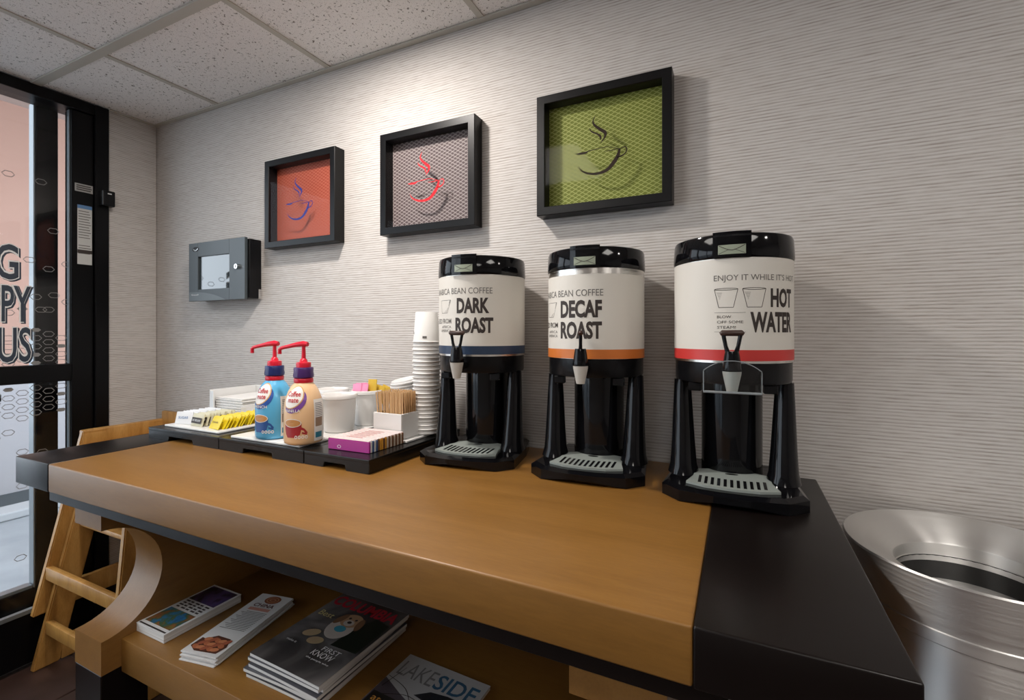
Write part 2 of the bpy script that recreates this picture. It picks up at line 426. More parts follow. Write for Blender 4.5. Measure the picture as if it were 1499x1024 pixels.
# printed hexagons on the door glass
HEXM = mat('grey_frost_print', (0.24, 0.235, 0.23), 0.6)
def gl(y, z): return (XL - .0195, y, z)
def px_side(u, v):
    a = (u - 749.5) / 692.5; s_, c_ = math.sin(R(25.6)), math.cos(R(25.6))
    dx, dy, dz = c_ * a - s_, s_ * a + c_, (486.5 - v) / 692.5
    t = (XL - .0195) / dx
    return (-1.23 + dy * t, 1.24 + dz * t)
hexo = MB(); hexs = MB()
def hexagon(b, cy, cz, w, h, th, solid=False):
    def ring(k): return [(cy + px * k[0], cz + pz * k[1]) for px, pz in ((-.5, 0), (-.26, .5), (.26, .5), (.5, 0), (.26, -.5), (-.26, -.5))]
    o = ring((w, h)); i = ring((w - 2.2 * th, h - 2 * th))
    if solid: b.poly([(p[0], p[1]) for p in o], gl); return
    for k in range(6):
        j = (k + 1) % 6
        b.poly([o[k], o[j], i[j], i[k]], gl)
COLS = [(-0.327, .0), (-0.364, .5), (-0.401, .0), (-0.438, .5), (-0.475, .0), (-0.512, .5), (-0.549, 0)]
for ci, (cy, off) in enumerate(COLS + [(-0.586 - .037 * k, .5 * ((k + 1) % 2)) for k in range(15)]):
    for r_ in range(40):
        z = 0.32 + 0.031 * (r_ + off)
        if 1.045 < z < 1.125 or z > 1.25 and z < 1.0: continue
        dens = 1.0 if 0.93 < z < 1.225 else (0.30 if 0.84 < z < 0.93 else (0.10 if z > 1.225 else 0.03))
        if random.random() < dens:
            if random.random() < .16: hexagon(hexs, cy, z, .030, .014, 0, True)
            else: hexagon(hexo, cy, z, .036, .021, .0021)
for u, v in ((60, 266), (78, 338), (98, 387), (79, 432), (98, 442), (60, 453), (12, 254), (43, 380), (62, 661), (30, 816)):
    y, z = px_side(u, v); hexagon(hexo, y, z, .036, .021, .0021)
hexo.build('hexagon_print', HEXM, door); hexs.build('frosted_hexagon_print', HEXM, door)
# outlined lettering on the glass
WINK = mat('white_vinyl', (0.85, 0.85, 0.84), 0.5); NAVYV = mat('navy_vinyl', (0.03, 0.045, 0.07), 0.5)
def gl2(off): return lambda x, z: (XL - .0193 + off, -x, z)
for body, yr, z0, h, w in (('G', -0.446, 1.428, .135, .066), ('PPY', -0.412, 1.276, .138, .120), ('US', -0.412, 1.128, .135, .092)):
    # read from inside the room: x grows towards the wall (towards +y)
    f1 = lambda x, z: (XL - .0190, yr + x, z); f2 = lambda x, z: (XL - .0186, yr + x, z)
    f0 = lambda x, z: (XL - .0194, yr + x, z)
    MB().text(body, f0, .005, z0 - .004, w, h, 'r', 0.045).build('lettering_shadow', NAVYV, door)
    MB().text(body, f1, 0, z0, w, h, 'r', 0.045).build('lettering', WINK, door)
    MB().text(body, f2, -.0022, z0 + .0035, w - .0044, h - .007, 'r', 0.012).build('lettering_fill', NAVYV, door)
# notices and latch keeper on the black stile
PAPER_S = mat('notice_paper', (0.55, 0.55, 0.53), 0.6); BLUEP = mat('notice_blue', (0.10, 0.22, 0.42), 0.6)
nt = tag(MB().box(XL - .0019, XL - .0009, -0.2845, -0.2375, 1.512, 1.748).build('door_notice', PAPER_S), 'tall narrow printed notice stuck on the black door stile', 'notice')
b = MB()
for k in range(17):
    z = 1.722 - k * .0105
    if 10 < k < 13: continue
    b.box(XL - .0008, XL - .0006, -0.281, -0.281 + .034 + .006 * ((k * 7) % 3) / 2, z, z + .003)
b.build('print_lines', INKG, nt)
MB().box(XL - .0008, XL - .0005, -0.2845, -0.2375, 1.734, 1.748).build('blue_header', BLUEP, nt)
MB().box(XL - .0008, XL - .0005, -0.2845, -0.2375, 1.556, 1.570).build('black_band', INK, nt)
pl = tag(MB().box(XL - .0019, XL + .0005, -0.293, -0.2345, 1.800, 1.832, .001, 1).build('door_plate', mat('grey_plate', (0.35, 0.35, 0.34), 0.4)), 'small grey printed plate above the notice on the door stile', 'plate')
b = MB()
for k in range(3): b.box(XL + .0006, XL + .0009, -0.288, -0.242 + .003 * (k % 2), 1.806 + k * .008, 1.810 + k * .008)
b.build('print_lines', INK, pl)
kp = tag(MB().box(XL + .0125, XL + .045, -0.222, -0.178, 1.755, 1.818, .004).build('door_contact', SATB), 'small black door contact box on the jamb beside the wall', 'door contact')
MB().box(XL + .0452, XL + .047, -0.205, -0.192, 1.803, 1.807).build('indicator', WHITEPL, kp)

# outside, beyond the glass
PINK = mat('pink_stucco', (0.46, 0.275, 0.215), 0.85)
bump(PINK, noise(PINK, coords(PINK, (20, 20, 20)), 6, 4), 0.15, 0.004)
PAVE = mat('grey_concrete', (0.22, 0.235, 0.25), 0.55)
setc(PAVE, ramp(PAVE, noise(PAVE, coords(PAVE), 5, 5), [(0.3, (0.24, 0.26, 0.28)), (0.7, (0.32, 0.34, 0.36))]))
struct(MB().box(-9, XL - .101, -9, 4, -0.08, -0.005).build('pavement', PAVE))
struct(MB().box(-5.4, -5.1, -0.9, 3.0, 0.0, 3.6).build('exterior_wall', PINK))
struct(MB().box(-5.1, -5.06, -0.9, 3.0, -0.004, 0.95, .005).build('exterior_wall_lower', mat('pale_lower_wall', (0.40, 0.385, 0.40), 0.7)))  # paler slab over the lower part of the exterior wall
struct(MB().box(-5.06, -4.60, -6, 3.0, -0.0045, 0.004).build('drain_strip', mat('dark_slate', (0.03, 0.045, 0.05), 0.4)))
struct(MB().box(-4.55, -4.35, -6, 3.0, -0.004, 0.05, .01).build('kerb', mat('white_kerb', (0.40, 0.41, 0.42), 0.6)))
struct(MB().box(-5.1, -3.3, -0.9, 3.0, 3.02, 3.1).build('exterior_soffit', mat('soffit', (0.45, 0.36, 0.32), 0.8)))

# ------------------------------------------------------------ console table
TT = 0.92
TX0, TX1, TJ0, TJ1, TYF, TYB = -1.690, 0.153, -1.515, -0.045, -0.680, -0.012
table = thing('console_table', 'long honey maple console table with dark espresso ends and open lower shelf', 'table', (-0.768, -0.34, 0))
tl = Matrix.Translation((0.768, 0.34, 0))
def tpart(name, m, mb, smooth=None):
    mb.bm.transform(tl); return mb.build(name, m, table, smooth)
tpart('tabletop', MAPLE, MB().box(TJ0 + .0003, TJ1 - .0003, TYF, TYB, 0.852, TT, 0.0035, 3), 40)
for a, b_ in ((TX0, TJ0), (TJ1, TX1)):
    tpart('end_cap', DARK, MB().box(a, b_, TYF - .0006, TYB, 0.8515, TT + .0003, 0.003, 3), 40)
tpart('sub_top', DARK, MB().box(-1.530, -0.010, TYF + .008, TYB - .02, 0.828, 0.8515, 0.001, 1))
YL, ZC_, RC = -0.640, 0.637, 0.132
def leg_profile():
    P = [(YL, 0.425), (YL, ZC_ - RC)]
    for k in range(1, 24):
        a = -PI / 2 + PI * k / 24
        P.append((YL + RC * math.cos(a), ZC_ + RC * math.sin(a)))
    P += [(YL, ZC_ + RC), (YL, 0.8278), (-0.05, 0.8278), (-0.05, 0.425)]
    return P
for x0, x1 in ((-1.485, -1.362), (-0.20, -0.077)):
    lp = tpart('end_panel', MAPLE_Y, MB().prism(leg_profile(), 'x', x0, x1), 30)
    for y0, y1 in ((YL, YL + .10), (-0.15, -0.05)):
        tpart('foot', DARK, MB().box(x0 + .001, x1 - .001, y0, y1, 0.0, 0.4248, 0.002, 1))
tpart('shelf', MAPLE, MB().box(-1.3618, -0.2002, -0.600, -0.05, 0.412, 0.493, 0.0025, 2), 40)
tpart('back_panel', MAPLE, MB().box(-1.3618, -0.2002, -0.049, -0.034, 0.412, 0.827, 0.001, 1))

# ------------------------------------------------------------ framed cup pictures
def lattice(name, base, line, sc):
    m = mat(name, base, 0.7)
    v = coords(m, (1, 1, 1)); sx = N(m, 'ShaderNodeSeparateXYZ'); lk(m, v, sx.inputs[0])
    def tri(axis_out, k, ph=0.0):
        a = math_(m, 'MULTIPLY', axis_out, k); a = math_(m, 'ADD', a, ph); return math_(m, 'PINGPONG', a, 0.5)
    u = math_(m, 'ADD', sx.outputs[0], sx.outputs[2]); w = math_(m, 'SUBTRACT', sx.outputs[0], sx.outputs[2])
    u2 = math_(m, 'ADD', sx.outputs[0], math_(m, 'MULTIPLY', sx.outputs[2], 1.7))
    w2 = math_(m, 'SUBTRACT', sx.outputs[0], math_(m, 'MULTIPLY', sx.outputs[2], 1.7))
    d = math_(m, 'MINIMUM', tri(u2, sc), tri(w2, sc))
    d2 = math_(m, 'MINIMUM', tri(u2, sc * 2, .25), tri(w2, sc * 2, .25))
    f = ramp(m, d, [(0.03, (1, 1, 1)), (0.13, (0, 0, 0))])
    f2 = ramp(m, d2, [(0.02, (.55, .55, .55)), (0.16, (0, 0, 0))])
    c = mixc(m, f2, base, tuple(x * .55 for x in base)); setc(m, mixc(m, f, c, line)); return m
CUP = dict(steam1=[(435, 340, 2), (420, 375, 9), (430, 400, 14), (465, 425, 19), (495, 445, 22), (495, 470, 14), (475, 500, 6), (466, 512, 2)],
           steam2=[(398, 420, 3), (412, 440, 9), (448, 455, 11), (466, 470, 14), (467, 492, 5)],
           rim=[(310, 581, 3), (345, 577, 15), (378, 570, 13), (392, 561, 6), (440, 549, 5), (500, 535, 4), (545, 539, 3), (585, 548, 6)],
           rim2=[(488, 563, 2), (530, 557, 5), (585, 545, 5)],
           bowl=[(328, 655, 2), (350, 685, 9), (400, 702, 14), (460, 698, 18), (512, 674, 22), (550, 630, 26), (575, 588, 22), (586, 545, 14)],
           handle=[(588, 548, 4), (606, 536, 6), (624, 535, 7), (630, 555, 7), (616, 578, 8), (592, 592, 10), (570, 600, 8)])
_s, _c = math.sin(R(25.6)), math.cos(R(25.6))
def on_wall(u, v, Y):
    a = (u - 749.5) / 692.5; dx, dy, dz = _c * a - _s, _s * a + _c, (486.5 - v) / 692.5
    t = (Y + 1.23) / dy; return dx * t, 1.24 + dz * t
def cup_pt(cx, cz):      # drawing measured on the green picture, relative to that picture's centre, in metres
    x, z = on_wall(770 + cx / 4.266, 90 + cz / 4.266, -0.038)
    return x + 0.319, z - 1.716
FD = 0.045
def picture(xc, zc, w, h, art, cup_m, label):
    t = thing('cup_picture', label, 'picture', (xc, 0, zc), group='framed cup pictures')
    bw = 0.023
    b = MB(); W, H = w / 2, h / 2; e = .0015
    def ring(q, y): return [b.bm.verts.new(p) for p in ((-W + q, y, -H + q), (W - q, y, -H + q), (W - q, y, H - q), (-W + q, y, H - q))]
    rs = [ring(0, -.0005), ring(0, -FD + e), ring(e, -FD), ring(bw - e, -FD), ring(bw, -FD + e), ring(bw, -.0005)]
    fs = [b.bm.faces.new((p[k], p[(k + 1) % 4], q[(k + 1) % 4], q[k])) for p, q in zip(rs, rs[1:] + rs[:1]) for k in range(4)]
    bmesh.ops.recalc_face_normals(b.bm, faces=fs)
    b.build('frame', BLACKF, t)
    MB().box(-W + bw, W - bw, -0.0085, -0.002, -H + bw, H - bw).build('patterned_backing', art, t)
    MB().box(-W + bw, W - bw, -FD + .005, -FD + .007, -H + bw, H - bw).build('glazing', GLASSP, t)
    b = MB(); f = lambda x, z: (x, -FD + .0045, z)
    for st in CUP.values():
        P = [(*cup_pt(x, y), wd / 4.266 * 0.0017) for x, y, wd in st]; b.stroke(P, f)
    b.build('cup_drawing', cup_m, t)
    return t
GREENA = lattice('olive_green_scallop_print', (0.16, 0.19, 0.014), (0.40, 0.43, 0.13), 52)
GREYA = lattice('mauve_grey_scallop_print', (0.085, 0.058, 0.06), (0.36, 0.315, 0.30), 52)
REDA = lattice('coral_red_scallop_print', (0.36, 0.055, 0.024), (0.52, 0.14, 0.08), 52)
picture(-0.319, 1.716, 0.350, 0.322, GREENA, mat('brown_enamel', (0.030, 0.018, 0.012), 0.35, spec=0.15), 'black framed olive green picture of a brown steaming cup')
picture(-0.863, 1.712, 0.350, 0.322, GREYA, mat('red_enamel', (0.62, 0.025, 0.035), 0.35, spec=0.15), 'black framed mauve grey picture of a red steaming cup')
picture(-1.410, 1.712, 0.352, 0.322, REDA, mat('blue_enamel', (0.030, 0.035, 0.22), 0.35, spec=0.15), 'black framed coral red picture of a blue steaming cup')

# ------------------------------------------------------------ grey lockable control box on the wall
GBOX = mat('slate_grey_door', (0.060, 0.074, 0.082), 0.32, spec=0.4)
GBOX2 = mat('lighter_slate_print', (0.11, 0.13, 0.138), 0.32)
x0, x1, z0, z1 = -2.018, -1.660, 1.366, 1.600
cb = thing('control_box', 'grey lockable wall control box with a glass window beside the red picture', 'control box', (x0, 0, z0))
w, h = x1 - x0, z1 - z0
MB().box(0.006, w - .001, -0.050, -0.0005, 0.005, h - .005, .002, 1).build('case', SATB, cb)
b = MB(); wx0, wx1, wz0, wz1 = 0.060, 0.255, 0.046, 0.178
b.box(0, wx0, -.062, -.0502, 0, h, .001, 1); b.box(wx1, w - .012, -.062, -.0502, 0, h, .001, 1)
b.box(wx0, wx1, -.062, -.0502, 0, wz0, .0005, 1); b.box(wx0, wx1, -.062, -.0502, wz1, h, .0005, 1)
b.build('door', GBOX, cb)
MB().box(wx0, wx1, -.0555, -.0515, wz0, wz1).build('window_pane', mat('dark_screen_glass', (0.02, 0.03, 0.035), 0.04, spec=1.0, coat=1.0), cb)
b = MB(); f = lambda x, z: (x, -.0623, z)
b.poly([(0.001, .001)] + [(0.005 + 0.23 * t, 0.036 * (1 - t ** 2.4) + .001) for t in (0, .2, .4, .6, .7, .8, .9, 1.0)], f)
b.build('swoosh_panel', GBOX2, cb)
MB().text('Honeywell', lambda x, z: (x, -.0626, z), .018, .021, .046, .008).build('lettering', WHITEPL, cb)
MB().ellipse(.046, .209, .022, .010, f).build('logo_plate', SATB, cb)
b = MB(); f3 = lambda x, z: (x, -.0627, z)
b.stroke([(.030, .212, .001), (.036, .206, .004), (.046, .204, .004), (.056, .208, .004), (.062, .213, .001)], f3)
b.build('logo_mark', CHROME, cb)
lock = MB()
lock.tube([(0.307, -.0625, .124), (0.307, -.072, .124)], .0095, 20)
lk_ = lock.build('lock', CHROME, cb, 40)
MB().box(.3055, .3085, -.0726, -.0721, .119, .129).build('keyhole', SATB, lk_)
part('hasp', CHROME, cb, (w - .0008, w + .003, -.016, -.004, .004, .040), bev=.001)

# ------------------------------------------------------------ coffee dispensers
DR = 0.108
def dispenser(xc, yc, rz, label, band_m, band_name, label_drop, fills, guard=False, handle_turn=0.0):
    """local frame: axis at origin, front towards -y, z from the table top"""
    t = thing('beverage_dispenser', label, 'beverage dispenser', (xc, yc, TT - .0113), rz, 'hot drink dispensers')
    t.scale = (1.037, 1.037, 1.037)
    # base with arched front
    b = MB()
    plan = [(-.095, .098), (-.112, .02), (-.1215, -.100), (-.088, -.134), (-.03, -.144), (.03, -.144), (.088, -.134), (.1215, -.100), (.112, .02), (.095, .098)]
    plan_top = [(x * .93, y * .93 + .001) for x, y in plan]
    n = len(plan)
    lift = lambda x, y: 0.010 * max(0.0, 1 - (abs(x) / .075) ** 2) if y < -.12 else 0.0
    A = [b.bm.verts.new((x, y, lift(x, y) + .0113)) for x, y in plan]
    B = [b.bm.verts.new((x, y, 0.0315)) for x, y in plan]
    T = [b.bm.verts.new((x, y, 0.0370)) for x, y in plan_top]
    fs = []
    for i in range(n):
        j = (i + 1) % n
        fs += [b.bm.faces.new((A[i], A[j], B[j], B[i])), b.bm.faces.new((B[i], B[j], T[j], T[i]))]
    fs += [b.bm.faces.new(A[::-1]), b.bm.faces.new(T)]
    bmesh.ops.recalc_face_normals(b.bm, faces=fs)
    b.build('base', GLOSSB, t)
    # grey drip tray with slots
    b = MB(); tr = [(-.078, -.104), (-.045, -.118), (0, -.122), (.045, -.118), (.078, -.104), (.068, -.060), (.066, -.010), (.03, .006), (-.03, .006), (-.066, -.010), (-.068, -.060)]
    b.prism(tr, 'z', .0372, .0415)
    dt = b.build('drip_tray', mat('grey_drip_tray', (0.27, 0.30, 0.28), 0.4), t)
    for k in range(11):
        x = -.055 + .011 * k; yy = -.112 + .010 * (abs(k - 5) / 5) ** 2
        MB().box(x - .0026, x + .0026, yy, yy + .046, .0416, .0420).build('slot', SATB, dt)
    b = MB(); b.ellipse(0, -.026, .012, .005, lambda x, y: (x, y, .0419)); b.build('tray_finger_hole', SATB, dt)
    # back column and legs
    b = MB()
    b.lathe([(0.058, .0372), (.058, .06), (.058, .225)], 0, .040, 40)
    b.build('column', GLOSSB, t, 40)
    for sx in (-1, 1):
        b = MB()
        prof = [(.030, .0372), (.0255, .055), (.0225, .10), (.019, .17), (.0160, .2245)]
        b.lathe(prof, 0, 0, 24)
        for v in b.bm.verts:
            k = (v.co.z - .03) / .195
            v.co.y *= 1.25 - .1 * k
            v.co.x += sx * (.089 + .003 * k); v.co.y += -.022 + .012 * k
        b.build('leg', GLOSSB, t, 40)
    # ring carrying the drum
    b = MB(); b.lathe([(.090, .2248), (.1045, .2252), (.1060, .229), (.1060, .2635), (.090, .2635)], n=64); rg = b.build('collar', SATB, t, 40)
    for sx in (-1, 1):
        MB().box(sx * .064 - .012, sx * .064 + .012, -.079, -.066, .208, .2246, .002, 1).build('lug', SATB, rg)
    # drum, label wrap, band, steel trims, lid
    b = MB(); b.lathe([(.104, .2638), (DR - .0006, .2640), (DR - .0006, .4545), (.100, .4548)], n=72); b.build('drum', STEELR, t, 40)
    lt = .4535 - label_drop; bb = .2685 if label_drop == 0 else .2645
    b = MB(); b.lathe([(DR - .0004, bb + .0195), (DR + .0004, bb + .0195), (DR + .0004, lt), (DR - .0004, lt)], n=72, cap=False); b.build('label_wrap', LABELW, t, 40)
    b = MB(); b.lathe([(DR - .0003, bb), (DR + .0006, bb), (DR + .0006, bb + .0197), (DR - .0003, bb + .0197)], n=72, cap=False); b.build(band_name, band_m, t, 40)
    b = MB(); b.lathe([(.1085, .4550), (.1100, .4570), (.1098, .470), (.1085, .4925), (.1065, .4980), (.103, .4998), (.05, .5005)], n=72); ld = b.build('lid', GLOSSB, t, 40)
    # display housing on the lid
    def cyl(rad, turn=0.0): return lambda x, z: (rad * math.sin(x / DR + turn), -rad * math.cos(x / DR + turn), z)
    b = MB()
    for (xa, xb, za, zb, ra) in ((-.031, .031, .4555, .5015, .1125),):
        nseg = 10
        for k in range(nseg):
            a0 = xa + (xb - xa) * k / nseg; a1 = xa + (xb - xa) * (k + 1) / nseg
            o0, o1 = cyl(ra)(a0, 0), cyl(ra)(a1, 0); i0, i1 = cyl(.096)(a0, 0), cyl(.096)(a1, 0)
            b.prism([(o0[0], o0[1]), (o1[0], o1[1]), (i1[0], i1[1]), (i0[0], i0[1])], 'z', za, zb)
    hs = b.build('display_housing', GLOSSB, ld)
    MB().grid(-.022, .022, .4605, .4775, cyl(.1130), 8, 2).build('lcd', mat('lcd_grey_green', (0.30, 0.34, 0.26), 0.25), hs)
    b = MB(); f = cyl(.1133)
    b.stroke([(-.021, .4765, .0012), (0, .4675, .0012), (.021, .4765, .0012)], f); b.stroke([(-.021, .4615, .0008), (-.004, .4690, .0008)], f); b.stroke([(.021, .4615, .0008), (.004, .4690, .0008)], f)
    b.build('lcd_mark', INK, hs)
    MB().grid(-.030, .030, .4925, .4960, cyl(.1131), 8, 1).build('housing_lip', SATB, hs)
    # faucet
    fc = MB().tube([(0, -.1055, .246), (0, -.128, .246), (0, -.142, .252)], [.011, .011, .009], 14).build('faucet', SATB, t, 40)
    fp = MB().lathe([(.0155, .2525), (.0165, .2555), (.0150, .262), (.0125, .280), (.011, .287)], 0, -.145, 20).build('valve_body', GLOSSB, fc, 40)
    MB().lathe([(.0075, .2165), (.0085, .2165), (.0148, .2475), (.0152, .2523), (.0135, .2523)], 0, -.145, 24).build('spout', mat('pale_grey_spout', (0.50, 0.48, 0.44), 0.35), fc, 40)
    hm = Matrix.Translation((0, -.145, 0)) @ Matrix.Rotation(handle_turn, 4, 'Z')
    b = MB()
    b.tube([(-.0065, 0, .284), (-.0100, 0, .296), (-.0135, 0, .315)], [.0042, .0033, .0036], 8)
    b.tube([(.0065, 0, .284), (.0100, 0, .296), (.0135, 0, .315)], [.0042, .0033, .0036], 8)
    b.bm.transform(hm); hd = b.build('handle', GLOSSB, fc, 50)
    b = MB().tube([(-.0190, 0, .317), (-.016, 0, .3185), (.016, 0, .3185), (.0190, 0, .317)], [.003, .0052, .0052, .003], 12)
    b.bm.transform(hm); b.build('handle_bar', mat('worn_brown_grip', (0.045, 0.022, 0.016), 0.45), hd, 50)
    if guard:
        b = MB()
        GW, GB = .0445, .2185
        xs = [-GW + 2 * GW * k / 16 for k in range(17)]
        top = [(x, .271 - .017 * (abs(x) / GW) ** 2.2) for x in xs]
        P = [(-GW, GB), (GW, GB)] + top[::-1]
        b.prism(P, 'y', -.1750, -.1725)
        b.box(-GW, -GW + .002, -.1725, -.106, GB, .252); b.box(GW - .002, GW, -.1725, -.106, GB, .252); b.box(-GW, GW, -.1725, -.165, GB - .001, GB + .001)
        g = b.build('splash_guard', ACRYL, t)
        b = MB().tube([(x, -.1738, z + .0008) for x, z in top], .0008, 6)
        b.tube([(-GW, -.1738, .254), (-GW, -.1738, GB)], .0008, 6); b.tube([(GW, -.1738, .254), (GW, -.1738, GB)], .0008, 6)
        b.tube([(-GW, -.1738, GB), (GW, -.1738, GB)], .0022, 6)
        b.build('guard_edge', mat('acrylic_edge', (0.22, 0.24, 0.25), 0.15), g, 60)
    # printing on the wrap: positions are arc angles in degrees seen from above, 0 = towards -y in the room
    TURN = -rz
    def at(r): return lambda x, z: (r * math.sin(x), -r * math.cos(x), z - TT)
    fm = lambda r: (lambda a, z: at(r)(R(a) + TURN, z))
    for kind, m_, args in fills:
        b = MB()
        if kind == 'text':
            body, a0, z0, a1, z1, bold = args
            b.text(body, fm(DR + .0007), a0, z0, a1 - a0, z1 - z0, 'l', bold, 2.0)
            b.build('lettering', m_, t)
        elif kind == 'strokes':
            for st in args: b.stroke([(p[0], p[1], p[2]) for p in st], fm(DR + .0010))
            b.build('cup_print', m_, t)
    return t
def cup_strokes(a0, a1, z0, z1, hatch=True):
    w = a1 - a0; th = .55
    # ribbons are drawn in (degree, metre) space; thin quads built by hand keep the line width even
    S = []
    def line(xa, za, xb, zb, wd=.0009): S.append(('q', xa, za, xb, zb, wd))
    return S
def line_quads(b, segs, fm, wd=.0009):
    for xa, za, xb, zb in segs:
        # convert degrees to arc metres for a true normal
        k = R(1) * DR; dx, dz = (xb - xa) * k, zb - za; L = math.hypot(dx, dz) or 1
        nx, nz = -dz / L * wd / 2, dx / L * wd / 2; n = max(1, int(abs(xb - xa) / 6))
        for i in range(n):
            t0, t1 = i / n, (i + 1) / n
            p0 = (xa + (xb - xa) * t0, za + (zb - za) * t0); p1 = (xa + (xb - xa) * t1, za + (zb - za) * t1)
            b.face([fm(p0[0] + nx / k, p0[1] + nz), fm(p1[0] + nx / k, p1[1] + nz), fm(p1[0] - nx / k, p1[1] - nz), fm(p0[0] - nx / k, p0[1] - nz)])
HAT = []
def tumbler(a0, a1, zt, zb):
    w = a1 - a0; S = [(a0, zt, a0 + w * .19, zb), (a1, zt, a1 - w * .19, zb), (a0 + w * .19, zb, a1 - w * .19, zb)]
    n = 12
    for k in range(n):
        p, q = 2 * PI * k / n, 2 * PI * (k + 1) / n
        S.append((a0 + w / 2 + w / 2 * math.cos(p), zt + .0016 * math.sin(p), a0 + w / 2 + w / 2 * math.cos(q), zt + .0016 * math.sin(q)))
    for k in range(9): HAT.append((a0 + w * (.09 + .016 * k), zt - .006 - .0016 * k, a0 + w * (.33 - .012 * k + .02 * (k % 2)), zt - .006 - .0016 * k))
    return S
def leaf_cup(a0, a1, zt, zb):
    w = a1 - a0
    return [(a0, zt, a1, zt), (a1, zt, a0 + w * .70, zb), (a0 + w * .1, zb, a0 + w * .70, zb), (a0, zt, a0 + w * .1, zb), (a1 - w * .04, zt, a0 + w * .45, zb + .001), (a1, zt, a0 + w * .58, zb + .001)]
def add_lines(t, rz, segs, m_, wd):
    fm = lambda a, z: ((DR + .0007) * math.sin(R(a) - rz), -(DR + .0007) * math.cos(R(a) - rz), z - TT)
    b = MB(); line_quads(b, segs, fm, wd); b.build('cup_print', m_, t)
NAVY = mat('navy_band', (0.020, 0.042, 0.090), 0.4); ORANGE = mat('orange_band', (0.60, 0.17, 0.03), 0.4); REDB = mat('red_band', (0.58, 0.04, 0.035), 0.4)
r1, r2, r3 = R(6), R(3.7), R(1)
BO = 0.042
d1 = dispenser(-0.610, -0.139, r1, 'dark roast coffee dispenser with a navy band beside the paper cups', NAVY, 'navy_band', 0.0,
    [('text', INKG, ('ARABICA BEAN COFFEE', -52, 1.3300, 42, 1.3440, 0.0)), ('text', INK, ('DARK', -4, 1.2845, 38, 1.3205, BO)), ('text', INK, ('ROAST', -6, 1.2380, 43, 1.2750, BO)),
     ('text', INKG, ('SOURCED FROM', -66, 1.2610, -13, 1.2725, 0.01)), ('text', INKG, ('AFRICA', -34, 1.2500, -13, 1.2560, 0.0)), ('text', INKG, ('AMERICA', -36, 1.2410, -13, 1.2470, 0.0))], handle_turn=R(-4))
add_lines(d1, r1, leaf_cup(-36, -14, 1.3165, 1.2860), INKG, .0008)
d2 = dispenser(-0.308, -0.1256, r2, 'decaf roast coffee dispenser with an orange band, middle of the three', ORANGE, 'orange_band', 0.0115,
    [('text', INKG, ('ARABICA BEAN COFFEE', -72, 1.3160, 24, 1.3300, 0.0)), ('text', INK, ('DECAF', -27.5, 1.2705, 22.5, 1.3080, BO)), ('text', INK, ('ROAST', -27.5, 1.2260, 22.5, 1.2630, BO)),
     ('text', INK, ('SOURCED FROM', -86, 1.2500, -32.5, 1.2615, 0.01)), ('text', INKG, ('AFRICA', -54, 1.2380, -33, 1.2440, 0.0)), ('text', INKG, ('AMERICA', -56, 1.2290, -33, 1.2350, 0.0))], handle_turn=R(-76))
add_lines(d2, r2, leaf_cup(-58, -34.5, 1.3050, 1.2735), INKG, .0008)
d3 = dispenser(-0.0135, -0.143, r3, 'hot water dispenser with a red band at the dark table end', REDB, 'red_band', 0.0,
    [('text', INKG, ("ENJOY IT WHILE IT'S HOT", -15, 1.3300, 72, 1.3440, 0.0)), ('text', INK, ('HOT', 36.5, 1.2845, 66.5, 1.3190, BO)), ('text', INK, ('WATER', 17, 1.2395, 66.5, 1.2765, BO)),
     ('text', INK, ('BLOW', -12, 1.2655, 0.5, 1.2705, 0.0)), ('text', INK, ('OFF SOME', -12, 1.2560, 11, 1.2610, 0.0)), ('text', INK, ('STEAM!', -12, 1.2465, 4.5, 1.2515, 0.0))], guard=True, handle_turn=R(8))
add_lines(d3, r3, tumbler(-14.5, 6.3, 1.3180, 1.2850), INK, .0009)
add_lines(d3, r3, tumbler(10.3, 31.6, 1.3180, 1.2850), INK, .0009)
add_lines(d3, r3, HAT, INK, .00025)
add_lines(d3, r3, [(-14.5, 1.2755, 13, 1.2755), (-14.5, 1.2405, 13, 1.2405)], INKG, .0006)

# ------------------------------------------------------------ trays and what stands on them
TRZ = 0.953
def tray(x0, x1, label, plate):
    t = thing('serving_tray', label, 'tray', (x0, -0.41, TT), group='black serving trays')
    w, d, h = x1 - x0, 0.385, TRZ - TT
    b = MB(); b.box(0, w, 0, d, h - .008, h, .0015, 2); b.build('tray_top', TRAYB, t)
    nx0, nx1 = w * .30, w * .66
    b = MB(); b.prism([(.001, .0005), (nx0, .0005), (nx0 + .004, .014), (nx1 - .004, .014), (nx1, .0005), (w - .001, .0005), (w - .001, h - .0082), (.001, h - .0082)], 'y', .001, .013); b.build('front_skirt', TRAYB, t)
    for xx in (0.001, w - .009):
        MB().box(xx, xx + .008, .0132, d - .001, .0005, h - .0082).build('side_skirt', TRAYB, t)
    px0, px1, py0, py1 = plate
    p = tag(MB().box(px0, px1, py0, py1, TRZ + .0003, TRZ + .0065, .002, 2).build('tray_liner', WHITEC), label.replace('black serving tray', 'white ceramic liner plate in the tray'), 'plate', 'white tray liners')
    MB().box(px0 + .012, px1 - .012, py0 + .012, py1 - .012, TRZ + .0064, TRZ + .0068).build('well', WHITEC, p)
    return t
tray(-1.620, -1.285, 'black serving tray under the sweetener packets and napkins', (-1.585, -1.325, -0.384, -0.050))
tray(-1.283, -0.957, 'black serving tray under the two creamer bottles', (-1.250, -0.985, -0.398, -0.050))
tray(-0.955, -0.749, 'black serving tray under the stirrers and paper cups', (-0.940, -0.775, -0.243, -0.060))
PZ = TRZ + .0072

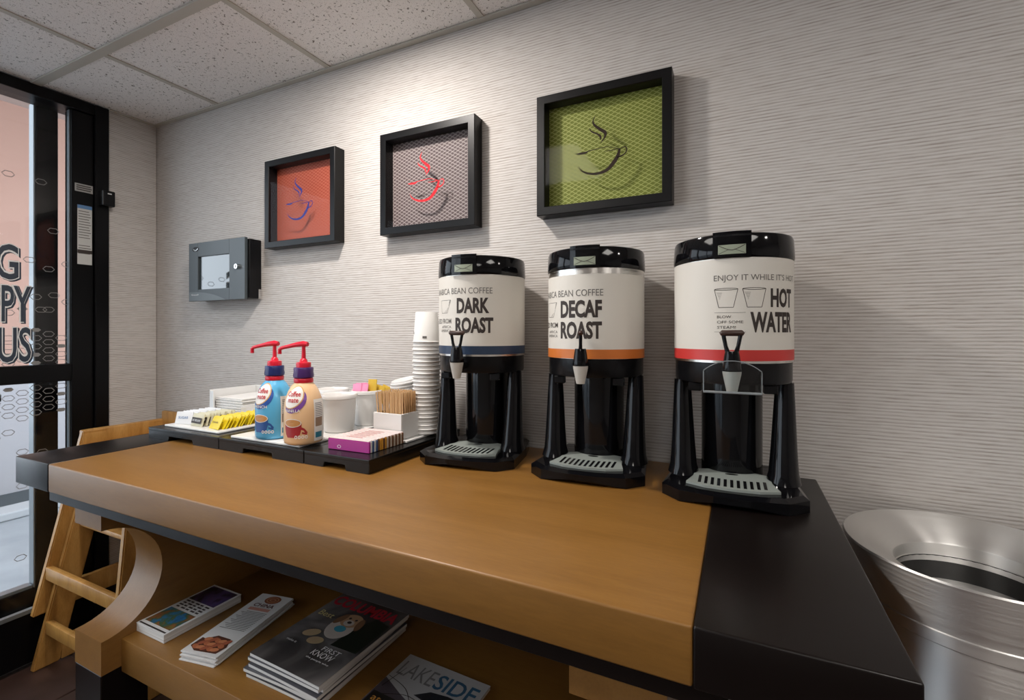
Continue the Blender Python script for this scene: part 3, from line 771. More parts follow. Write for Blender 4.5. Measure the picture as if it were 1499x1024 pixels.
# creamer bottles
RED = mat('red_pump_plastic', (0.66, 0.012, 0.035), 0.28)
def creamer(xc, yc, turn, label, body_m, cap_m, cup_m, band_m, words):
    t = thing('creamer_bottle', label, 'bottle', (xc, yc, PZ), 0, 'pump creamer bottles')
    BR = 0.047
    prof = [(.040, 0), (.045, .003), (BR, .010), (BR, .070), (.0465, .092), (.043, .112), (.0365, .131), (.029, .144), (.0235, .150), (.0225, .152)]
    MB().lathe(prof, n=48).build('body', body_m, t, 50)
    def rad(z):
        for (ra, za), (rb, zb) in zip(prof, prof[1:]):
            if za <= z <= zb and zb > za: return ra + (rb - ra) * (z - za) / (zb - za)
        return BR
    def dec(o): return lambda a, z: ((rad(z) + o) * math.sin(R(a)), -(rad(z) + o) * math.cos(R(a)), z)
    MB().lathe([(.0225, .1522), (.0235, .154), (.0232, .162), (.0220, .1635)], n=32).build('neck_ring', RED, t, 40)
    MB().lathe([(.0215, .1637), (.0245, .166), (.0250, .172), (.0235, .180), (.0240, .188), (.0225, .191)], n=32).build('cap', cap_m, t, 40)
    b = MB(); b.lathe([(.0178, .1912), (.0180, .200), (.0172, .2035), (.0100, .2045), (.0085, .211), (.0055, .2135), (.0048, .236), (.0048, .244)], n=28); pm = b.build('pump', RED, t, 40)
    ca, sa = math.cos(turn), math.sin(turn)
    pts = [(.012, .2495), (0, .2510), (-.022, .2485), (-.050, .2430), (-.066, .2395), (-.0715, .236), (-.0720, .224)]
    b = MB().tube([(x * ca, x * sa, z) for x, z in pts], [.0058, .0075, .0062, .0048, .0046, .0050, .0050], 12); b.build('spout', RED, pm, 60)
    # sleeve print
    W1 = mat('sleeve_white', (0.80, 0.78, 0.74), 0.3); GOLD = mat('sleeve_gold', (0.62, 0.36, 0.12), 0.35); RT = mat('sleeve_red', (0.50, 0.02, 0.03), 0.4)
    COF = mat('sleeve_coffee', (0.52, 0.25, 0.08), 0.4); LT = mat('sleeve_info_grey', (0.22, 0.22, 0.23), 0.4)
    k = math.degrees(1 / BR)
    def grid_ell(b, ca_, cz, ra, rz_, o, rot=0.5):
        c_, s_ = math.cos(rot), math.sin(rot); n = 26; rings = []
        for m_ in (1.0, .7, .4):
            rings.append([b.bm.verts.new(dec(o)(ca_ + (ra * m_ * math.cos(2 * PI * i / n) * c_ - rz_ * m_ * math.sin(2 * PI * i / n) * s_) * k, cz + ra * m_ * math.cos(2 * PI * i / n) * s_ + rz_ * m_ * math.sin(2 * PI * i / n) * c_)) for i in range(n)])
        for p, q in zip(rings, rings[1:]):
            for i in range(n): b.bm.faces.new((p[i], p[(i + 1) % n], q[(i + 1) % n], q[i]))
        b.bm.faces.new(rings[-1]); return b
    A = words['a']
    grid_ell(MB(), A + 10, .108, .0335, .0225, .0007, .75).build('band_print', band_m, t)
    grid_ell(MB(), A + 3, .119, .0325, .0235, .0010, .75).build('gold_print', GOLD, t)
    grid_ell(MB(), A + 2, .119, .0300, .0215, .0013, .75).build('logo_ground', W1, t)
    b = MB(); b.text('Coffee', dec(.0018), A - 24, .121, 50, .0125, 'l', .02, 5.0); b.text('mate', dec(.0018), A - 16, .1065, 36, .0105, 'l', .02, 5.0); b.build('lettering', RT, t)
    b = MB(); b.text(words['flavour'], dec(.0016), A - 24, .083, 50, .007, 'l', .01, 5.0); b.build('lettering', W1, t)
    # cup picture
    b = MB(); f = dec(.0008); zb, zt = .020, .056
    n = 10
    for i in range(n):
        u0, u1 = -1 + 2 * i / n, -1 + 2 * (i + 1) / n
        for (s0, s1, za, zc_) in ((.62, .86, zb, zb + .008), (.86, 1.0, zb + .008, zb + .020), (1.0, 1.04, zb + .020, zt)):
            b.face([f(A + 2 + u0 * s0 * 27, za), f(A + 2 + u1 * s0 * 27, za), f(A + 2 + u1 * s1 * 27, zc_), f(A + 2 + u0 * s1 * 27, zc_)])
    b.stroke([(A + 26, .048, 0), (A + 40, .044, 0), (A + 44, .034, 0), (A + 30, .028, 0)], f) if False else None
    hs_ = [(A + 27, .047), (A + 38, .042), (A + 46, .033), (A + 44, .026), (A + 30, .030), (A + 31, .034), (A + 39, .032), (A + 36, .037), (A + 27, .040)]
    for i in range(4): b.face([f(*hs_[i]), f(*hs_[i + 1]), f(*hs_[7 - i]), f(*hs_[8 - i])])
    b.build('cup_print', cup_m, t)
    grid_ell(MB(), A + 2, .056, .0225, .0105, .0012, 0).build('cup_rim_print', W1, t)
    grid_ell(MB(), A + 2, .056, .0205, .0088, .0015, 0).build('coffee_print', COF, t)
    b = MB()
    for i in range(4): b.ellipse(A + 14 + i * 9.5, .0215, 4.0, .0042, dec(.0016), 16, r_in=.55)
    b.build('badge_print', W1, t)
    # nutrition panel round the side
    MB().grid(A + 66, A + 150, .008, .112, dec(.0008), 14, 8).build('info_panel', W1, t)
    b = MB()
    for i in range(11): b.grid(A + 70, A + 100, .056 + .0045 * i, .0578 + .0045 * i, dec(.0012), 6, 1)
    b.build('info_print', LT, t)
    MB().grid(A + 70, A + 98, .044, .066, dec(.0014), 6, 3).build('info_block', mat('sleeve_brown', (0.28, 0.18, 0.11), 0.4), t)
    MB().grid(A + 70, A + 96, .016, .030, dec(.0014), 6, 2).build('teal_block', mat('sleeve_teal', (0.02, 0.20, 0.30), 0.4), t)
    return t
creamer(-1.130, -0.355, R(12), 'blue creamer pump bottle with a navy cap, left of the two', mat('blue_sleeve', (0.10, 0.42, 0.70), 0.25), mat('navy_cap', (0.012, 0.022, 0.12), 0.3), mat('blue_cup', (0.02, 0.08, 0.28), 0.4), mat('blue_swoosh', (0.02, 0.08, 0.34), 0.4), dict(a=4, flavour='FRENCH'))
creamer(-1.007, -0.366, R(12), 'peach creamer pump bottle with a purple cap, right of the two', mat('peach_sleeve', (0.80, 0.53, 0.30), 0.25), mat('purple_cap', (0.055, 0.015, 0.12), 0.3), mat('red_cup', (0.34, 0.02, 0.025), 0.4), mat('purple_swoosh', (0.16, 0.05, 0.28), 0.4), dict(a=14, flavour='VANILLA'))

# white crocks
def crock(xc, yc, label, s_=1.0):
    t = thing('white_crock', label, 'crock', (xc, yc, PZ), 0, 'white crocks on the trays')
    MB().lathe([(.038 * s_, 0), (.041 * s_, .003), (.047 * s_, .092), (.050 * s_, .094), (.0505 * s_, .103), (.049 * s_, .105), (.0465 * s_, .103), (.0435 * s_, .09), (.037 * s_, .010), (.001, .009)], n=48).build('bowl', WHITEC, t, 40)
    return t
crock(-1.032, -0.222, 'white ceramic crock standing just behind the peach creamer bottle')
crock(-1.030, -0.112, 'white ceramic crock holding pink and yellow sweetener packets', .96)
crock(-1.148, -0.135, 'white ceramic crock at the wall, behind the creamer bottles', .96)

def packet_proto(name, m, w, h, th):
    b = MB()
    b.prism([(-w / 2, 0), (w / 2, 0), (w / 2, h), (-w / 2, h)], 'y', -th * .15, th * .15)
    # pillow middle
    n = 6
    V = [[None] * (n + 1) for _ in range(n + 1)]
    for side in (-1, 1):
        for i in range(n + 1):
            for j in range(n + 1):
                u, v = i / n, j / n
                bulge = (math.sin(PI * u) * math.sin(PI * v)) ** .6
                V[i][j] = b.bm.verts.new((-w / 2 + w * u, side * th * (.16 + .34 * bulge), h * v))
        for i in range(n):
            for j in range(n):
                q = (V[i][j], V[i + 1][j], V[i + 1][j + 1], V[i][j + 1]); b.bm.faces.new(q if side < 0 else q[::-1])
    return b.build(name, m, None, 50)
def mark(parent, txt, m, w, h, th):
    f = lambda x, z: (x, -th * .62, z)
    MB().text(txt, f, 0, h * .42, w * .6, h * .2, 'c', .01).build('lettering', m, parent)
def packets(proto, spots, label, cat, group, first_label=None):
    for k, (loc, rot) in enumerate(spots):
        o = proto if k == 0 else dup_tree(proto, loc, rot)
        o.location = loc; o.rotation_euler = rot
        tag(o, first_label if (k == 0 and first_label) else label, cat, group)
YEL = mat('yellow_packet', (0.80, 0.62, 0.02), 0.4); YINK = mat('packet_brown_print', (0.16, 0.08, 0.02), 0.5)
PKW = mat('white_packet', (0.78, 0.79, 0.80), 0.45); PKB = mat('packet_blue_print', (0.10, 0.20, 0.38), 0.5)
PNK = mat('pink_packet', (0.80, 0.28, 0.46), 0.45); PKI = mat('packet_rose_print', (0.42, 0.06, 0.16), 0.5)
NAT = mat('cream_packet', (0.66, 0.62, 0.44), 0.45)
W_, H_ = .060, .037
yp = packet_proto('yellow_sweetener_packet', YEL, W_, H_, .006); mark(yp, 'Splenda', YINK, W_, H_, .006)
packets(yp, [((-1.375 + .002 * (k % 3), -0.366 + .0085 * k, PZ), (R(-26 - 4 * (k % 3)), R(2 * ((k * 5) % 3 - 1)), R(-10 + 4 * ((k * 3) % 4)))) for k in range(16)], 'yellow sweetener packet farther back in the row on the left tray', 'packet', 'yellow packets on the left tray', 'yellow sweetener packet at the front of the row on the left tray')
wp = packet_proto('white_sugar_packet', PKW, W_, H_, .007); mark(wp, 'SUGAR', PKB, W_, H_, .007)
packets(wp, [((-1.535 + .002 * (k % 2), -0.358 + .0110 * k, PZ), (R(-14 - 4 * (k % 2)), R(3 * (k % 2)), R(14 - 5 * (k % 3)))) for k in range(9)], 'white sugar packet farther back in the row at the left tray end', 'packet', 'white packets on the left tray', 'white sugar packet at the front of the row at the left tray end')
npk = packet_proto('natural_sugar_packet', NAT, W_, H_, .007)
MB().box(-W_ / 2 + .004, W_ / 2 - .004, -.0046, -.0043, H_ * .22, H_ * .68).build('dark_label', INK, npk)
MB().text('IN THE RAW', lambda x, z: (x, -.0048, z), 0, H_ * .36, W_ * .7, H_ * .18, 'c', .01).build('lettering', WHITEPL, npk)
packets(npk, [((-1.462 + .002 * (k % 2), -0.362 + .0110 * k, PZ), (R(-15 - 4 * (k % 2)), R(-3 * (k % 2)), R(-4 + 5 * (k % 3)))) for k in range(9)], 'cream and black sugar packet farther back between white and yellow rows', 'packet', 'cream packets on the left tray', 'cream and black sugar packet at the front between white and yellow rows')
pk = packet_proto('pink_sweetener_packet', PNK, .040, .058, .006); mark(pk, 'Sweet', PKI, .040, .058, .006)
packets(pk, [((-1.052 + .003 * (k % 2) + .019 * (k // 3), -0.135 + .015 * (k % 3), PZ + .066), (R(-10 + 6 * (k % 3)), R(-5 + 5 * (k % 2)), R(-8 + 7 * (k % 3)))) for k in range(6)], 'pink sweetener packet standing in the rear white crock', 'packet', 'pink packets in the crock')
yk = packet_proto('gold_sweetener_packet', mat('gold_packet', (0.66, 0.44, 0.05), 0.4), .028, .056, .006)
packets(yk, [((-1.004 + .004 * k, -0.120 + .014 * k, PZ + .064 + (.018 if k == 0 else 0)), (R(-8), R([0, 14, 22][k]), R(15))) for k in range(3)], 'yellow sweetener packet leaning beside pink ones in the rear crock', 'packet', 'yellow packets in the crock')

# napkin holder at the wall
nh = thing('napkin_holder', 'white plastic napkin holder standing on the left tray at the wall', 'napkin holder', (-1.605, -0.235, PZ))
MB().box(0, .004, 0, .17, 0, .088, .001, 1).build('side_wall', WHITEPL, nh)
MB().box(.160, .164, 0, .17, 0, .040, .001, 1).build('side_wall', WHITEPL, nh)
MB().box(.0042, .1598, .166, .17, 0, .088, .001, 1).build('back_wall', WHITEPL, nh)
MB().box(.0042, .1598, 0, .1658, 0, .004).build('floor_plate', WHITEPL, nh)
MB().box(.0042, .020, 0, .004, .0042, .084).build('front_lip', WHITEPL, nh)
np_ = None
for k in range(14):
    loc = (-1.598 + .002 * (k % 3), -0.222 + .0015 * (k % 2), PZ + .0045 + .0042 * k)
    if np_ is None: np_ = MB().box(.002, .140, 0, .150, 0, .0038, .0012, 1).build('paper_napkin', WHITEP, loc=loc)
    else: np_ = dup(np_, None, loc)
    tag(np_, 'topmost folded white paper napkin in the napkin holder' if k == 13 else 'folded white paper napkin inside the pile in the napkin holder', 'napkin', 'napkins in the holder')

# stirrers in their box
sb = thing('stirrer_box', 'square white ceramic box holding wooden stirrers', 'box', (-0.8880, -0.2420, PZ), R(-1))
sw, sd, shh = .096, .095, .066
b = MB()
b.box(0, sw, 0, .005, 0, shh, .001, 1); b.box(0, sw, sd - .005, sd, 0, shh, .001, 1); b.box(0, .005, .005, sd - .005, 0, shh, .001, 1); b.box(sw - .005, sw, .005, sd - .005, 0, shh, .001, 1)
b.build('walls', WHITEC, sb); MB().box(.005, sw - .005, .005, sd - .005, .0005, .006).build('bottom', WHITEC, sb)
BIRCH = wood('birch_stirrer', (0.50, 0.29, 0.12), (0.62, 0.38, 0.18), (0.70, 0.46, 0.25), grain=(60, 60, 6), rough=0.6, coat=0.0)
st0 = None
for i in range(14):
    for j in range(9):
        lean = max(0, (4 - i)) * -1.8 + random.uniform(-.6, .6)
        x = -0.8790 + .0060 * i; y = -0.2325 + .0090 * j
        loc = (x + .004, y, PZ + .0075 + random.uniform(0, .002)); rot = (R(random.uniform(-1.0, 1.0)), R(lean), R(random.uniform(-12, 12)))
        if st0 is None: st0 = MB().box(-.0022, .0022, -.0007, .0007, 0, .112, .0004, 1).build('wooden_stirrer', BIRCH); o = st0
        else: o = dup(st0, None)
        o.location = loc; o.rotation_euler = rot
        tag(o, 'thin wooden stirrer standing packed in the white stirrer box', 'stirrer', 'stirrers in the white box')

# hot drink sachets in front of the stirrers
cols = [('magenta', (0.42, 0.03, 0.26)), ('white', (0.72, 0.70, 0.70)), ('blue', (0.05, 0.10, 0.24)), ('white', (0.72, 0.70, 0.70)), ('blue', (0.05, 0.10, 0.24)), ('brown', (0.16, 0.07, 0.03)), ('orange', (0.62, 0.28, 0.03)), ('orange', (0.62, 0.28, 0.03)), ('brown', (0.16, 0.07, 0.03)), ('orange', (0.62, 0.28, 0.03))] + [('cream', (0.55, 0.45, 0.36)), ('brown', (0.16, 0.07, 0.03))] * 5
SW = .128
for k, (cn, cc) in enumerate(cols):
    th = .0053; y = -0.3725 + .0061 * k
    o = thing('drink_sachet', 'x', 'sachet', (-0.915 + .0003 * k, y, TRZ + .0005), R(2), 'drink sachets in a row')
    zt = .0270 + .001 * (k % 2)
    MB().box(0, SW, 0, th, 0, zt, .0012, 1).build('packet', mat('sachet_' + cn, cc, 0.35), o)
    MB().box(.001, SW - .001, .0002, th - .0002, zt + .0001, zt + .0022, .0008, 1).build('crimped_top', mat('sachet_crimp', (0.78, 0.66, 0.64), 0.5), o)
    if 2 < k < 16 and k % 2: MB().box(SW * .30, SW * .30 + .05, .001, th - .001, zt + .00225, zt + .0025).build('top_print', mat('sachet_print', (0.45, 0.14, 0.13), 0.5), o)
    if k == 0:
        MB().ellipse(.036, .009, .006, .004, lambda x, z: (x, -.0004, z), r_in=.7).build('ring_print', WHITEPL, o)
        o['label'] = 'magenta drink sachet at the front of the row before the stirrers'
    else: o['label'] = '%s edged drink sachet in the row behind the magenta one' % cn

# paper cups, upside down, and lids
cup0 = None
NCUP = 24; CX, CY = -0.790, -0.136
for k in range(NCUP):
    loc = (CX + .0008 * math.sin(k * 1.7), CY + .0008 * math.cos(k * 2.3), PZ + .0004 + .0109 * k)
    if cup0 is None:
        cup0 = thing('paper_cup', 'x', 'cup', loc, 0, 'stacked upside-down paper cups')
        MB().lathe([(.0345, .0035), (.0375, .0045), (.0365, .010), (.0305, .0845), (.0298, .0855), (.0290, .0845), (.0288, .082), (.0010, .0815)], n=36, cap=False).build('wall', WHITEP, cup0, 45)
        MB().lathe([(.0375, .0005), (.0395, .0018), (.0395, .0040), (.0375, .0048), (.0362, .0028)], n=36, cap=False).build('rolled_rim', WHITEP, cup0, 60)
        o = cup0
    else: o = dup_tree(cup0, loc)
    o['label'] = 'topmost white paper cup of the tall upside-down stack' if k == NCUP - 1 else 'nested white paper cup below the top of the tall stack'
top = o
b = MB(); fcup = lambda a, z: ((.0372 - .0725 * (z - .006) + .0004) * math.sin(R(a)), -(.0372 - .0725 * (z - .006) + .0004) * math.cos(R(a)), z)
b.ellipse(-52, .030, 9, .0035, fcup); b.ellipse(-38, .027, 4, .002, fcup); b.build('print_spot', INK, top)
MB().grid(18, 36, .013, .019, fcup, 4, 2).build('grey_print', INKG, top)
lid0 = None
for k in range(15):
    tilt = R(1.0 + .9 * k)
    loc = (-0.912 + .0010 * k, -0.090, PZ + .0006 + .0093 * k)
    if lid0 is None:
        lid0 = MB().lathe([(.0425, 0), (.0455, .0008), (.0455, .0045), (.0425, .0055), (.0415, .0105), (.0390, .0115), (.0370, .0095), (.001, .0090)], n=36, cap=False).build('cup_lid_disc', WHITEPL, None, 45); o = lid0
    else: o = dup(lid0)
    o.location = loc; o.rotation_euler = (tilt * .6, -tilt * .55, 0)
    tag(o, 'topmost white plastic cup lid of the leaning stack' if k == 14 else 'white plastic cup lid inside the leaning stack', 'cup lid', 'stacked cup lids')

# ------------------------------------------------------------ stainless waste bin
bx_, by_ = 0.352, -0.192
bn = thing('waste_bin', 'round brushed stainless waste bin standing right of the table', 'waste bin', (bx_, by_, 0))
MB().lathe([(.150, .0), (.158, .004), (.165, .770), (.165, .782)], n=96).build('body', STEEL, bn, 30)
MB().lathe([(.1655, .7825), (.1680, .7845), (.1690, .802), (.1675, .8035), (.1685, .806), (.1775, .874), (.1790, .879), (.1770, .8815), (.1735, .8805), (.108, .849), (.1055, .846), (.1050, .826), (.1030, .826), (.1030, .815), (.150, .7830)], n=96, cap=False).build('funnel_lid', STEEL, bn, 30)
MB().lathe([(.1025, .8255), (.1045, .8200), (.1045, .60), (.001, .598)], n=48, cap=False).build('liner_bag', mat('black_bin_bag', (0.008, 0.008, 0.008), 0.35), bn, 40)

# ------------------------------------------------------------ reading matter on the shelf
SZ = 0.4935
def flat(w, d, z): return lambda x, y: (x, y, z)
def blotch(name, cols_, sc):
    m = mat(name, cols_[0], 0.35)
    n = noise(m, coords(m, (sc, sc, sc)), 1.0, 3, .55, .6)
    st = [(0.25 + .5 * i / max(1, len(cols_) - 1), c) for i, c in enumerate(cols_)]
    setc(m, ramp(m, n, st)); return m
PAGES = mat('page_edges', (0.72, 0.71, 0.69), 0.8)
def page_mat():
    m = PAGES; n = noise(m, coords(m, (2, 2, 900)), 1.0, 2); setc(m, ramp(m, n, [(0.3, (0.50, 0.49, 0.47)), (0.6, (0.76, 0.75, 0.73))]))
page_mat()
# rack-card booklet (left)
w, d, h = .117, .196, .0215
bk = thing('guide_booklet', 'thick white booklet with blue and dark cover photos beside the table leg', 'booklet', (-1.3600, -0.568, SZ), R(0))
MB().box(0, w, 0, d, 0, h - .001, .001, 1).build('pages', PAGES, bk)
cv = MB().box(-.0005, w + .0005, -.0005, d + .0005, h - .0009, h, .0003, 1).build('cover', mat('gloss_white_cover', (0.78, 0.77, 0.76), 0.25), bk)
MB().box(.006, w - .006, .016, .078, h + .0001, h + .0004).build('cover_photo', blotch('reef_photo', [(0.02, 0.05, 0.13), (0.03, 0.16, 0.34), (0.05, 0.12, 0.05), (0.30, 0.10, 0.04), (0.12, 0.20, 0.03)], 34), cv)
MB().box(.006, w - .006, .122, .190, h + .0001, h + .0004).build('cover_photo', blotch('night_photo', [(0.012, 0.010, 0.014), (0.016, 0.012, 0.018), (0.10, 0.06, 0.18), (0.04, 0.05, 0.16)], 22), cv)
MB().box(.004, w - .004, .004, .008, h + .0001, h + .0004).build('cover_rule', INK, cv)
b = MB(); f = flat(0, 0, h + .0005)
for k in range(4):
    for q in range(5):
        x = .010 + .020 * q + .002 * (k % 2); b.grid(x, x + .016 - .004 * ((k + q) % 2), .112 - .009 * k, .117 - .009 * k, f, 1, 1)
b.build('cover_text', INK, cv)
# leaflet pile (China)
w, d = .100, .245
LEAF_W = mat('leaflet_paper', (0.74, 0.73, 0.72), 0.4)
for k in range(8):
    o = thing('menu_leaflet', 'x', 'leaflet', (-1.152 + .0016 * ((k * 5) % 3), -0.585 + .002 * ((k * 3) % 4), SZ + .0002 + .0027 * k), R(10 + .6 * ((k * 7) % 3)), 'menu leaflets in a pile')
    b = MB()
    # slightly bowed sheet bundle
    n = 8
    P = [(w * i / n, .0005 * math.sin(PI * i / n)) for i in range(n + 1)]
    b.prism([(x, z) for x, z in P] + [(x, z + .0024) for x, z in P[::-1]], 'y', 0, d); b.build('sheet', LEAF_W, o)
    o['label'] = 'topmost white menu leaflet headed CHINA with a photo of almonds' if k == 7 else 'white menu leaflet in the pile under the CHINA one'
zf = .0024 + .0008
f = flat(0, 0, zf)
MB().text('CHINA', f, w / 2, .188, .062, .014, 'c', .02).build('lettering', mat('leaflet_dark_red', (0.10, 0.02, 0.02), 0.5), o)
b = MB(); b.ellipse(w / 2 + .004, .222, .023, .017, f); em = b.build('round_emblem', mat('emblem_rust', (0.28, 0.07, 0.03), 0.5), o)
b = MB(); b.ellipse(w / 2 + .004, .222, .018, .0125, flat(0, 0, zf + .0002), r_in=.8); b.ellipse(w / 2 + .004, .222, .010, .006, flat(0, 0, zf + .0002), r_in=.6); b.build('emblem_mark', mat('emblem_tan', (0.50, 0.25, 0.13), 0.5), em)
MB().grid(.018, w - .018, .172, .183, f, 1, 1).build('pink_strip', mat('leaflet_pink', (0.60, 0.28, 0.22), 0.5), o)
b = MB()
for k in range(14):
    a = .012 + .006 * ((k * 5) % 3); b.grid(a, w - .014 - .008 * ((k * 3) % 3), .092 + .0055 * k, .0938 + .0055 * k, f, 1, 1)
b.build('small_print', INKG, o)
b = MB(); b.poly([(.006, .020), (.030, .007), (w - .012, .010), (w - .006, .034), (w - .02, .060), (.040, .064), (.018, .048), (.008, .050)], f); ph = b.build('almond_dish_print', mat('dish_shadow', (0.10, 0.035, 0.02), 0.5), o)
for k in range(15):
    x = .020 + .0135 * (k % 5) + .004 * (k // 5); y = .020 + .014 * (k // 5)
    MB().ellipse(x, y, .0105, .0062, flat(0, 0, zf + .0003 + .0001 * (k % 3)), 14, R(-30 + 40 * (k % 3))).build('almond_print', mat('almond%d' % (k % 3), [(0.44, 0.14, 0.06), (0.54, 0.20, 0.09), (0.36, 0.10, 0.05)][k % 3], 0.5), ph)
# magazine pile
w, d = .212, .268
mz = SZ + .0003; cover_h = .0078
for k in range(7):
    dx, dy, rr = [(-.014, .006, 1), (-.010, .010, 0), (-.012, -.002, 2), (-.004, .004, -1), (-.002, .010, 1), (0, 0, 0), (.004, .002, -1)][k]
    o = thing('glossy_magazine', 'x', 'magazine', (-0.950 + dx, -0.560 + dy, mz), R(-1 + rr), 'glossy magazines in a pile')
    n = 8; b = MB(); sag = lambda x: .0020 * math.sin(PI * x / w * 1.0)
    P = [(w * i / n, sag(w * i / n)) for i in range(n + 1)]
    b.prism([(x, z * .4) for x, z in P] + [(x, z * .4 + cover_h - .0008) for x, z in P[::-1]], 'y', .001, d - .001); b.build('pages', PAGES, o)
    b = MB(); b.prism([(x, z * .4 + cover_h - .0007) for x, z in P] + [(x, z * .4 + cover_h) for x, z in P[::-1]], 'y', 0, d)
    cvm = blotch('magazine_cover_photo', [(0.022, 0.020, 0.022), (0.05, 0.045, 0.045), (0.17, 0.155, 0.15), (0.27, 0.25, 0.245)], 7) if k == 6 else mat('magazine_cover_grey', (0.10, 0.10, 0.115), 0.3)
    cvo = b.build('cover', cvm, o)
    o['label'] = 'topmost glossy magazine with red masthead and a puppy on the cover' if k == 6 else 'glossy grey magazine in the thick pile below the puppy cover'
    mz += cover_h + .0010
zf = cover_h + .0012; f = flat(0, 0, zf)
MB().text('COLUMBIA', f, w / 2, d - .056, w - .014, .038, 'c', .03).build('masthead', mat('masthead_red', (0.42, 0.015, 0.03), 0.4), cvo)
PUP = mat('puppy_tan', (0.42, 0.24, 0.13), 0.5); PUPL = mat('puppy_cream', (0.50, 0.43, 0.38), 0.5)
pg = MB().ellipse(.108, .150, .034, .040, f, rot=.2).build('puppy_chest_print', PUPL, cvo)
b = MB(); b.ellipse(.112, .180, .029, .024, flat(0, 0, zf + .0002)); b.build('puppy_head_print', PUP, pg)
b = MB(); b.ellipse(.083, .176, .009, .022, flat(0, 0, zf + .0003), rot=-.25); b.ellipse(.141, .176, .009, .022, flat(0, 0, zf + .0003), rot=.25); b.build('puppy_ears_print', mat('puppy_brown', (0.20, 0.10, 0.05), 0.5), pg)
MB().ellipse(.112, .171, .014, .011, flat(0, 0, zf + .0004)).build('puppy_muzzle_print', PUPL, pg)
b = MB(); b.ellipse(.102, .186, .0035, .0035, flat(0, 0, zf + .0005)); b.ellipse(.121, .186, .0035, .0035, flat(0, 0, zf + .0005)); b.ellipse(.112, .173, .006, .0045, flat(0, 0, zf + .0005)); b.build('puppy_face_print', INK, pg)
MB().ellipse(.110, .146, .015, .011, flat(0, 0, zf + .0005)).build('collar_tag_print', mat('collar_teal', (0.06, 0.30, 0.40), 0.4), pg)
b = MB(); b.ellipse(.062, .108, .021, .012, f, rot=.5); b.ellipse(.092, .092, .020, .012, f, rot=.3); b.build('paw_print', mat('paw_tan', (0.42, 0.30, 0.17), 0.5), cvo)
b = MB(); b.poly([(.134, .096), (.206, .10), (.206, .205), (.160, .212), (.142, .170)], flat(0, 0, zf - .0002)); b.build('dark_foliage_print', mat('foliage_dark', (0.012, 0.016, 0.010), 0.4), cvo)
b = MB(); b.text('FIRST', f, .130, .075, .050, .013); b.text('KNOW', f, .118, .056, .060, .016); b.text('the people who', f, .118, .044, .066, .006); b.text('make it', f, .030, .066, .030, .006); b.build('cover_lettering', WHITEPL, cvo)
MB().text('Best', f, .014, .165, .045, .018).build('script_lettering', mat('script_yellow', (0.60, 0.50, 0.20), 0.4), cvo)
# LAKESIDE magazine
w, d = .212, .240
o = thing('lakeside_magazine', 'single magazine titled LAKESIDE lying right of the magazine pile', 'magazine', (-0.688, -0.590, SZ + .0003), R(-2))
MB().box(0, w, .001, d - .001, 0, .0070, .0006, 1).build('pages', PAGES, o)
cvo = MB().box(-.0005, w + .0005, 0, d, .0071, .0079, .0002, 1).build('cover', mat('pale_grey_cover', (0.46, 0.45, 0.45), 0.3), o)
f = flat(0, 0, .0082)
MB().text('LAKE', f, .010, d - .062, .090, .042, 'l', .0).build('lettering', mat('lake_grey', (0.19, 0.18, 0.18), 0.5), cvo)
MB().text('SIDE', f, .104, d - .062, .098, .042, 'l', .015).build('lettering', mat('side_blue', (0.035, 0.11, 0.20), 0.5), cvo)
b = MB(); b.poly([(0, 0), (w, 0), (w, .080), (.120, .115), (.060, .135), (0, .160)], flat(0, 0, .0080)); b.build('cover_photo', mat('lake_photo', (0.085, 0.070, 0.085), 0.35), cvo)
b = MB(); b.poly([(.085, .146), (w, .128), (w, .173), (.150, .174), (.112, .168)], flat(0, 0, .0081)); b.build('shore_print', mat('shore_dark', (0.02, 0.022, 0.028), 0.4), cvo)
b = MB()
for s_ in ([(.02, .116, .0015), (.08, .138, .0015), (.15, .116, .0015), (.21, .091, .0015)], [(.022, .201, .001), (.010, .136, .002)], [(.002, .166, .001), (.06, .151, .0015), (.1, .116, .001)]): b.stroke(s_, flat(0, 0, .0084))
b.build('rigging_print', INK, cvo)
# a dark leaflet edge showing left of it
o = tag(MB().box(0, .058, 0, .105, 0, .003, .0008, 1).build('dark_leaflet', mat('dark_leaflet_paper', (0.02, 0.018, 0.016), 0.3), None, None, (-0.683, -0.578, SZ + .0003 + .0087)), 'small black leaflet lying on the left edge of the LAKESIDE magazine', 'leaflet')
o.rotation_euler = (0, 0, R(-3))
MB().text('at', lambda x, y: (x, y, .0032),   .010, .082, .022, .012).build('lettering', mat('leaflet_orange', (0.55, 0.25, 0.05), 0.4), o)

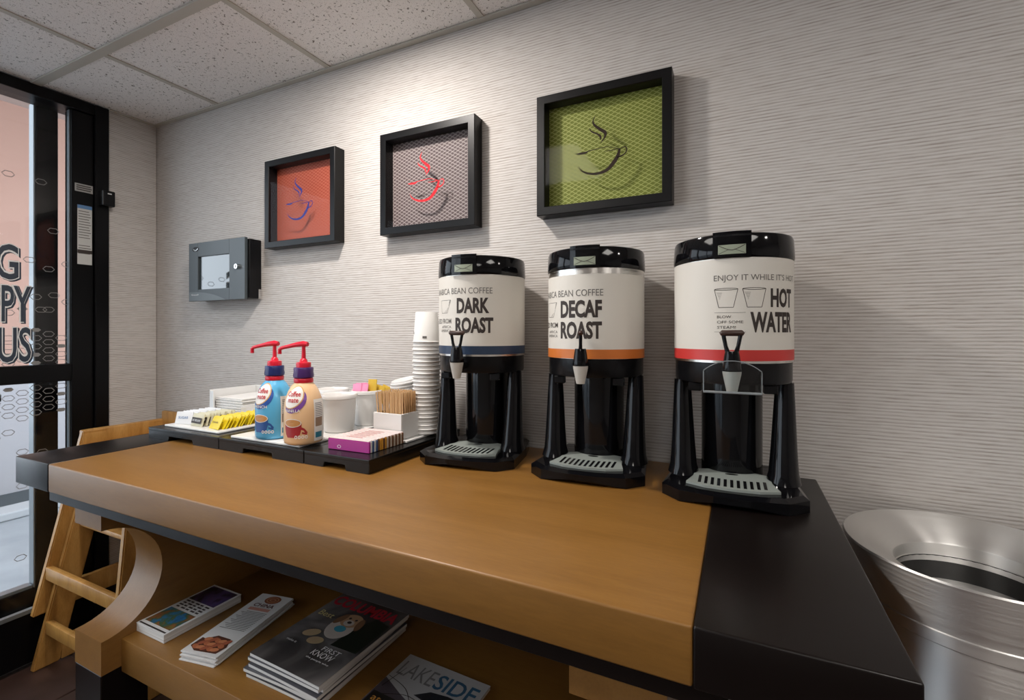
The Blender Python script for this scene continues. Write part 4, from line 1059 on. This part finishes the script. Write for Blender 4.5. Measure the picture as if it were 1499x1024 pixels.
# ------------------------------------------------------------ two stacked wooden high chairs
def highchair(z, label):
    t = thing('high_chair', label, 'high chair', (-2.060, -0.215, z), 0, 'stacked high chairs')
    H = 0.67
    def sidex(zz): return 0.283 - 0.100 * zz / H
    yF = lambda zz: -0.216 + 0.107 * zz / H          # front edge of the front legs, leaning back
    yB_ = lambda zz: 0.190 - 0.004 * zz / H
    LW, TH = 0.078, 0.024
    for sx in (-1, 1):
        def leg(y_of, w_):
            b = MB(); V = []
            for zz in (0.0, H):
                xo = sx * sidex(zz)
                for (xx, yy) in ((xo, y_of(zz)), (xo - sx * TH, y_of(zz)), (xo - sx * TH, y_of(zz) + w_), (xo, y_of(zz) + w_)):
                    V.append(b.bm.verts.new((xx, yy, zz)))
            fs = [b.bm.faces.new(V[0:4][::-1]), b.bm.faces.new(V[4:8])]
            for i in range(4): fs.append(b.bm.faces.new((V[i], V[(i + 1) % 4], V[4 + (i + 1) % 4], V[4 + i])))
            bmesh.ops.recalc_face_normals(b.bm, faces=fs)
            bmesh.ops.bevel(b.bm, geom=b.bm.edges[:], offset=.004, segments=2, affect='EDGES')
            return b.build('leg', OAK, t, 40)
        leg(yF, LW); leg(lambda zz: yB_(zz) - .060, .060)
        xa = sx * (sidex(0.04) - TH / 2)
        MB().box(xa - TH * .45, xa + TH * .45, yF(.04) + LW - .004, yB_(.04) - .058, .004, .085, .003).build('runner', OAK, t, 40)
        xa = sx * (sidex(H - .03) - TH / 2)
        MB().box(xa - TH * .62, xa + TH * .62, yF(H) - .0005, yB_(H) + .002, H - .052, H + .002, .005).build('arm_rail', OAK, t, 40)
    for nm, zz, yy, hh in (('front_stretcher', .155, lambda q: yF(q) + .012, .048), ('back_stretcher', .16, lambda q: yB_(q) - .04, .05), ('front_bar', .600, lambda q: yF(q) + .010, .040)):
        xx = sidex(zz) - TH
        MB().box(-xx - .004, xx + .004, yy(zz) - .009, yy(zz) + .011, zz - hh / 2, zz + hh / 2, .004).build(nm, OAK, t, 40)
    xx = sidex(.42) - TH
    MB().box(-xx - .003, xx + .003, yF(.42) + .04, yB_(.42) - .02, .51, .528, .004).build('seat', OAK, t, 40)
    xx = sidex(.60) - TH
    MB().box(-xx - .003, xx + .003, yB_(.6) - .022, yB_(.6) - .004, .52, H + .035, .005).build('backrest', OAK, t, 40)
    return t
highchair(0.0, 'lower wooden high chair standing on the floor behind the table end')
highchair(0.20, 'upper wooden high chair nested onto the one on the floor')

for o in bpy.data.objects:
    if o.name.split('.')[0] in ('print_lines', 'small_print', 'info_print', 'cover_text', 'cover_lettering', 'hexagon_print', 'frosted_hexagon_print'): o['kind'] = 'stuff'
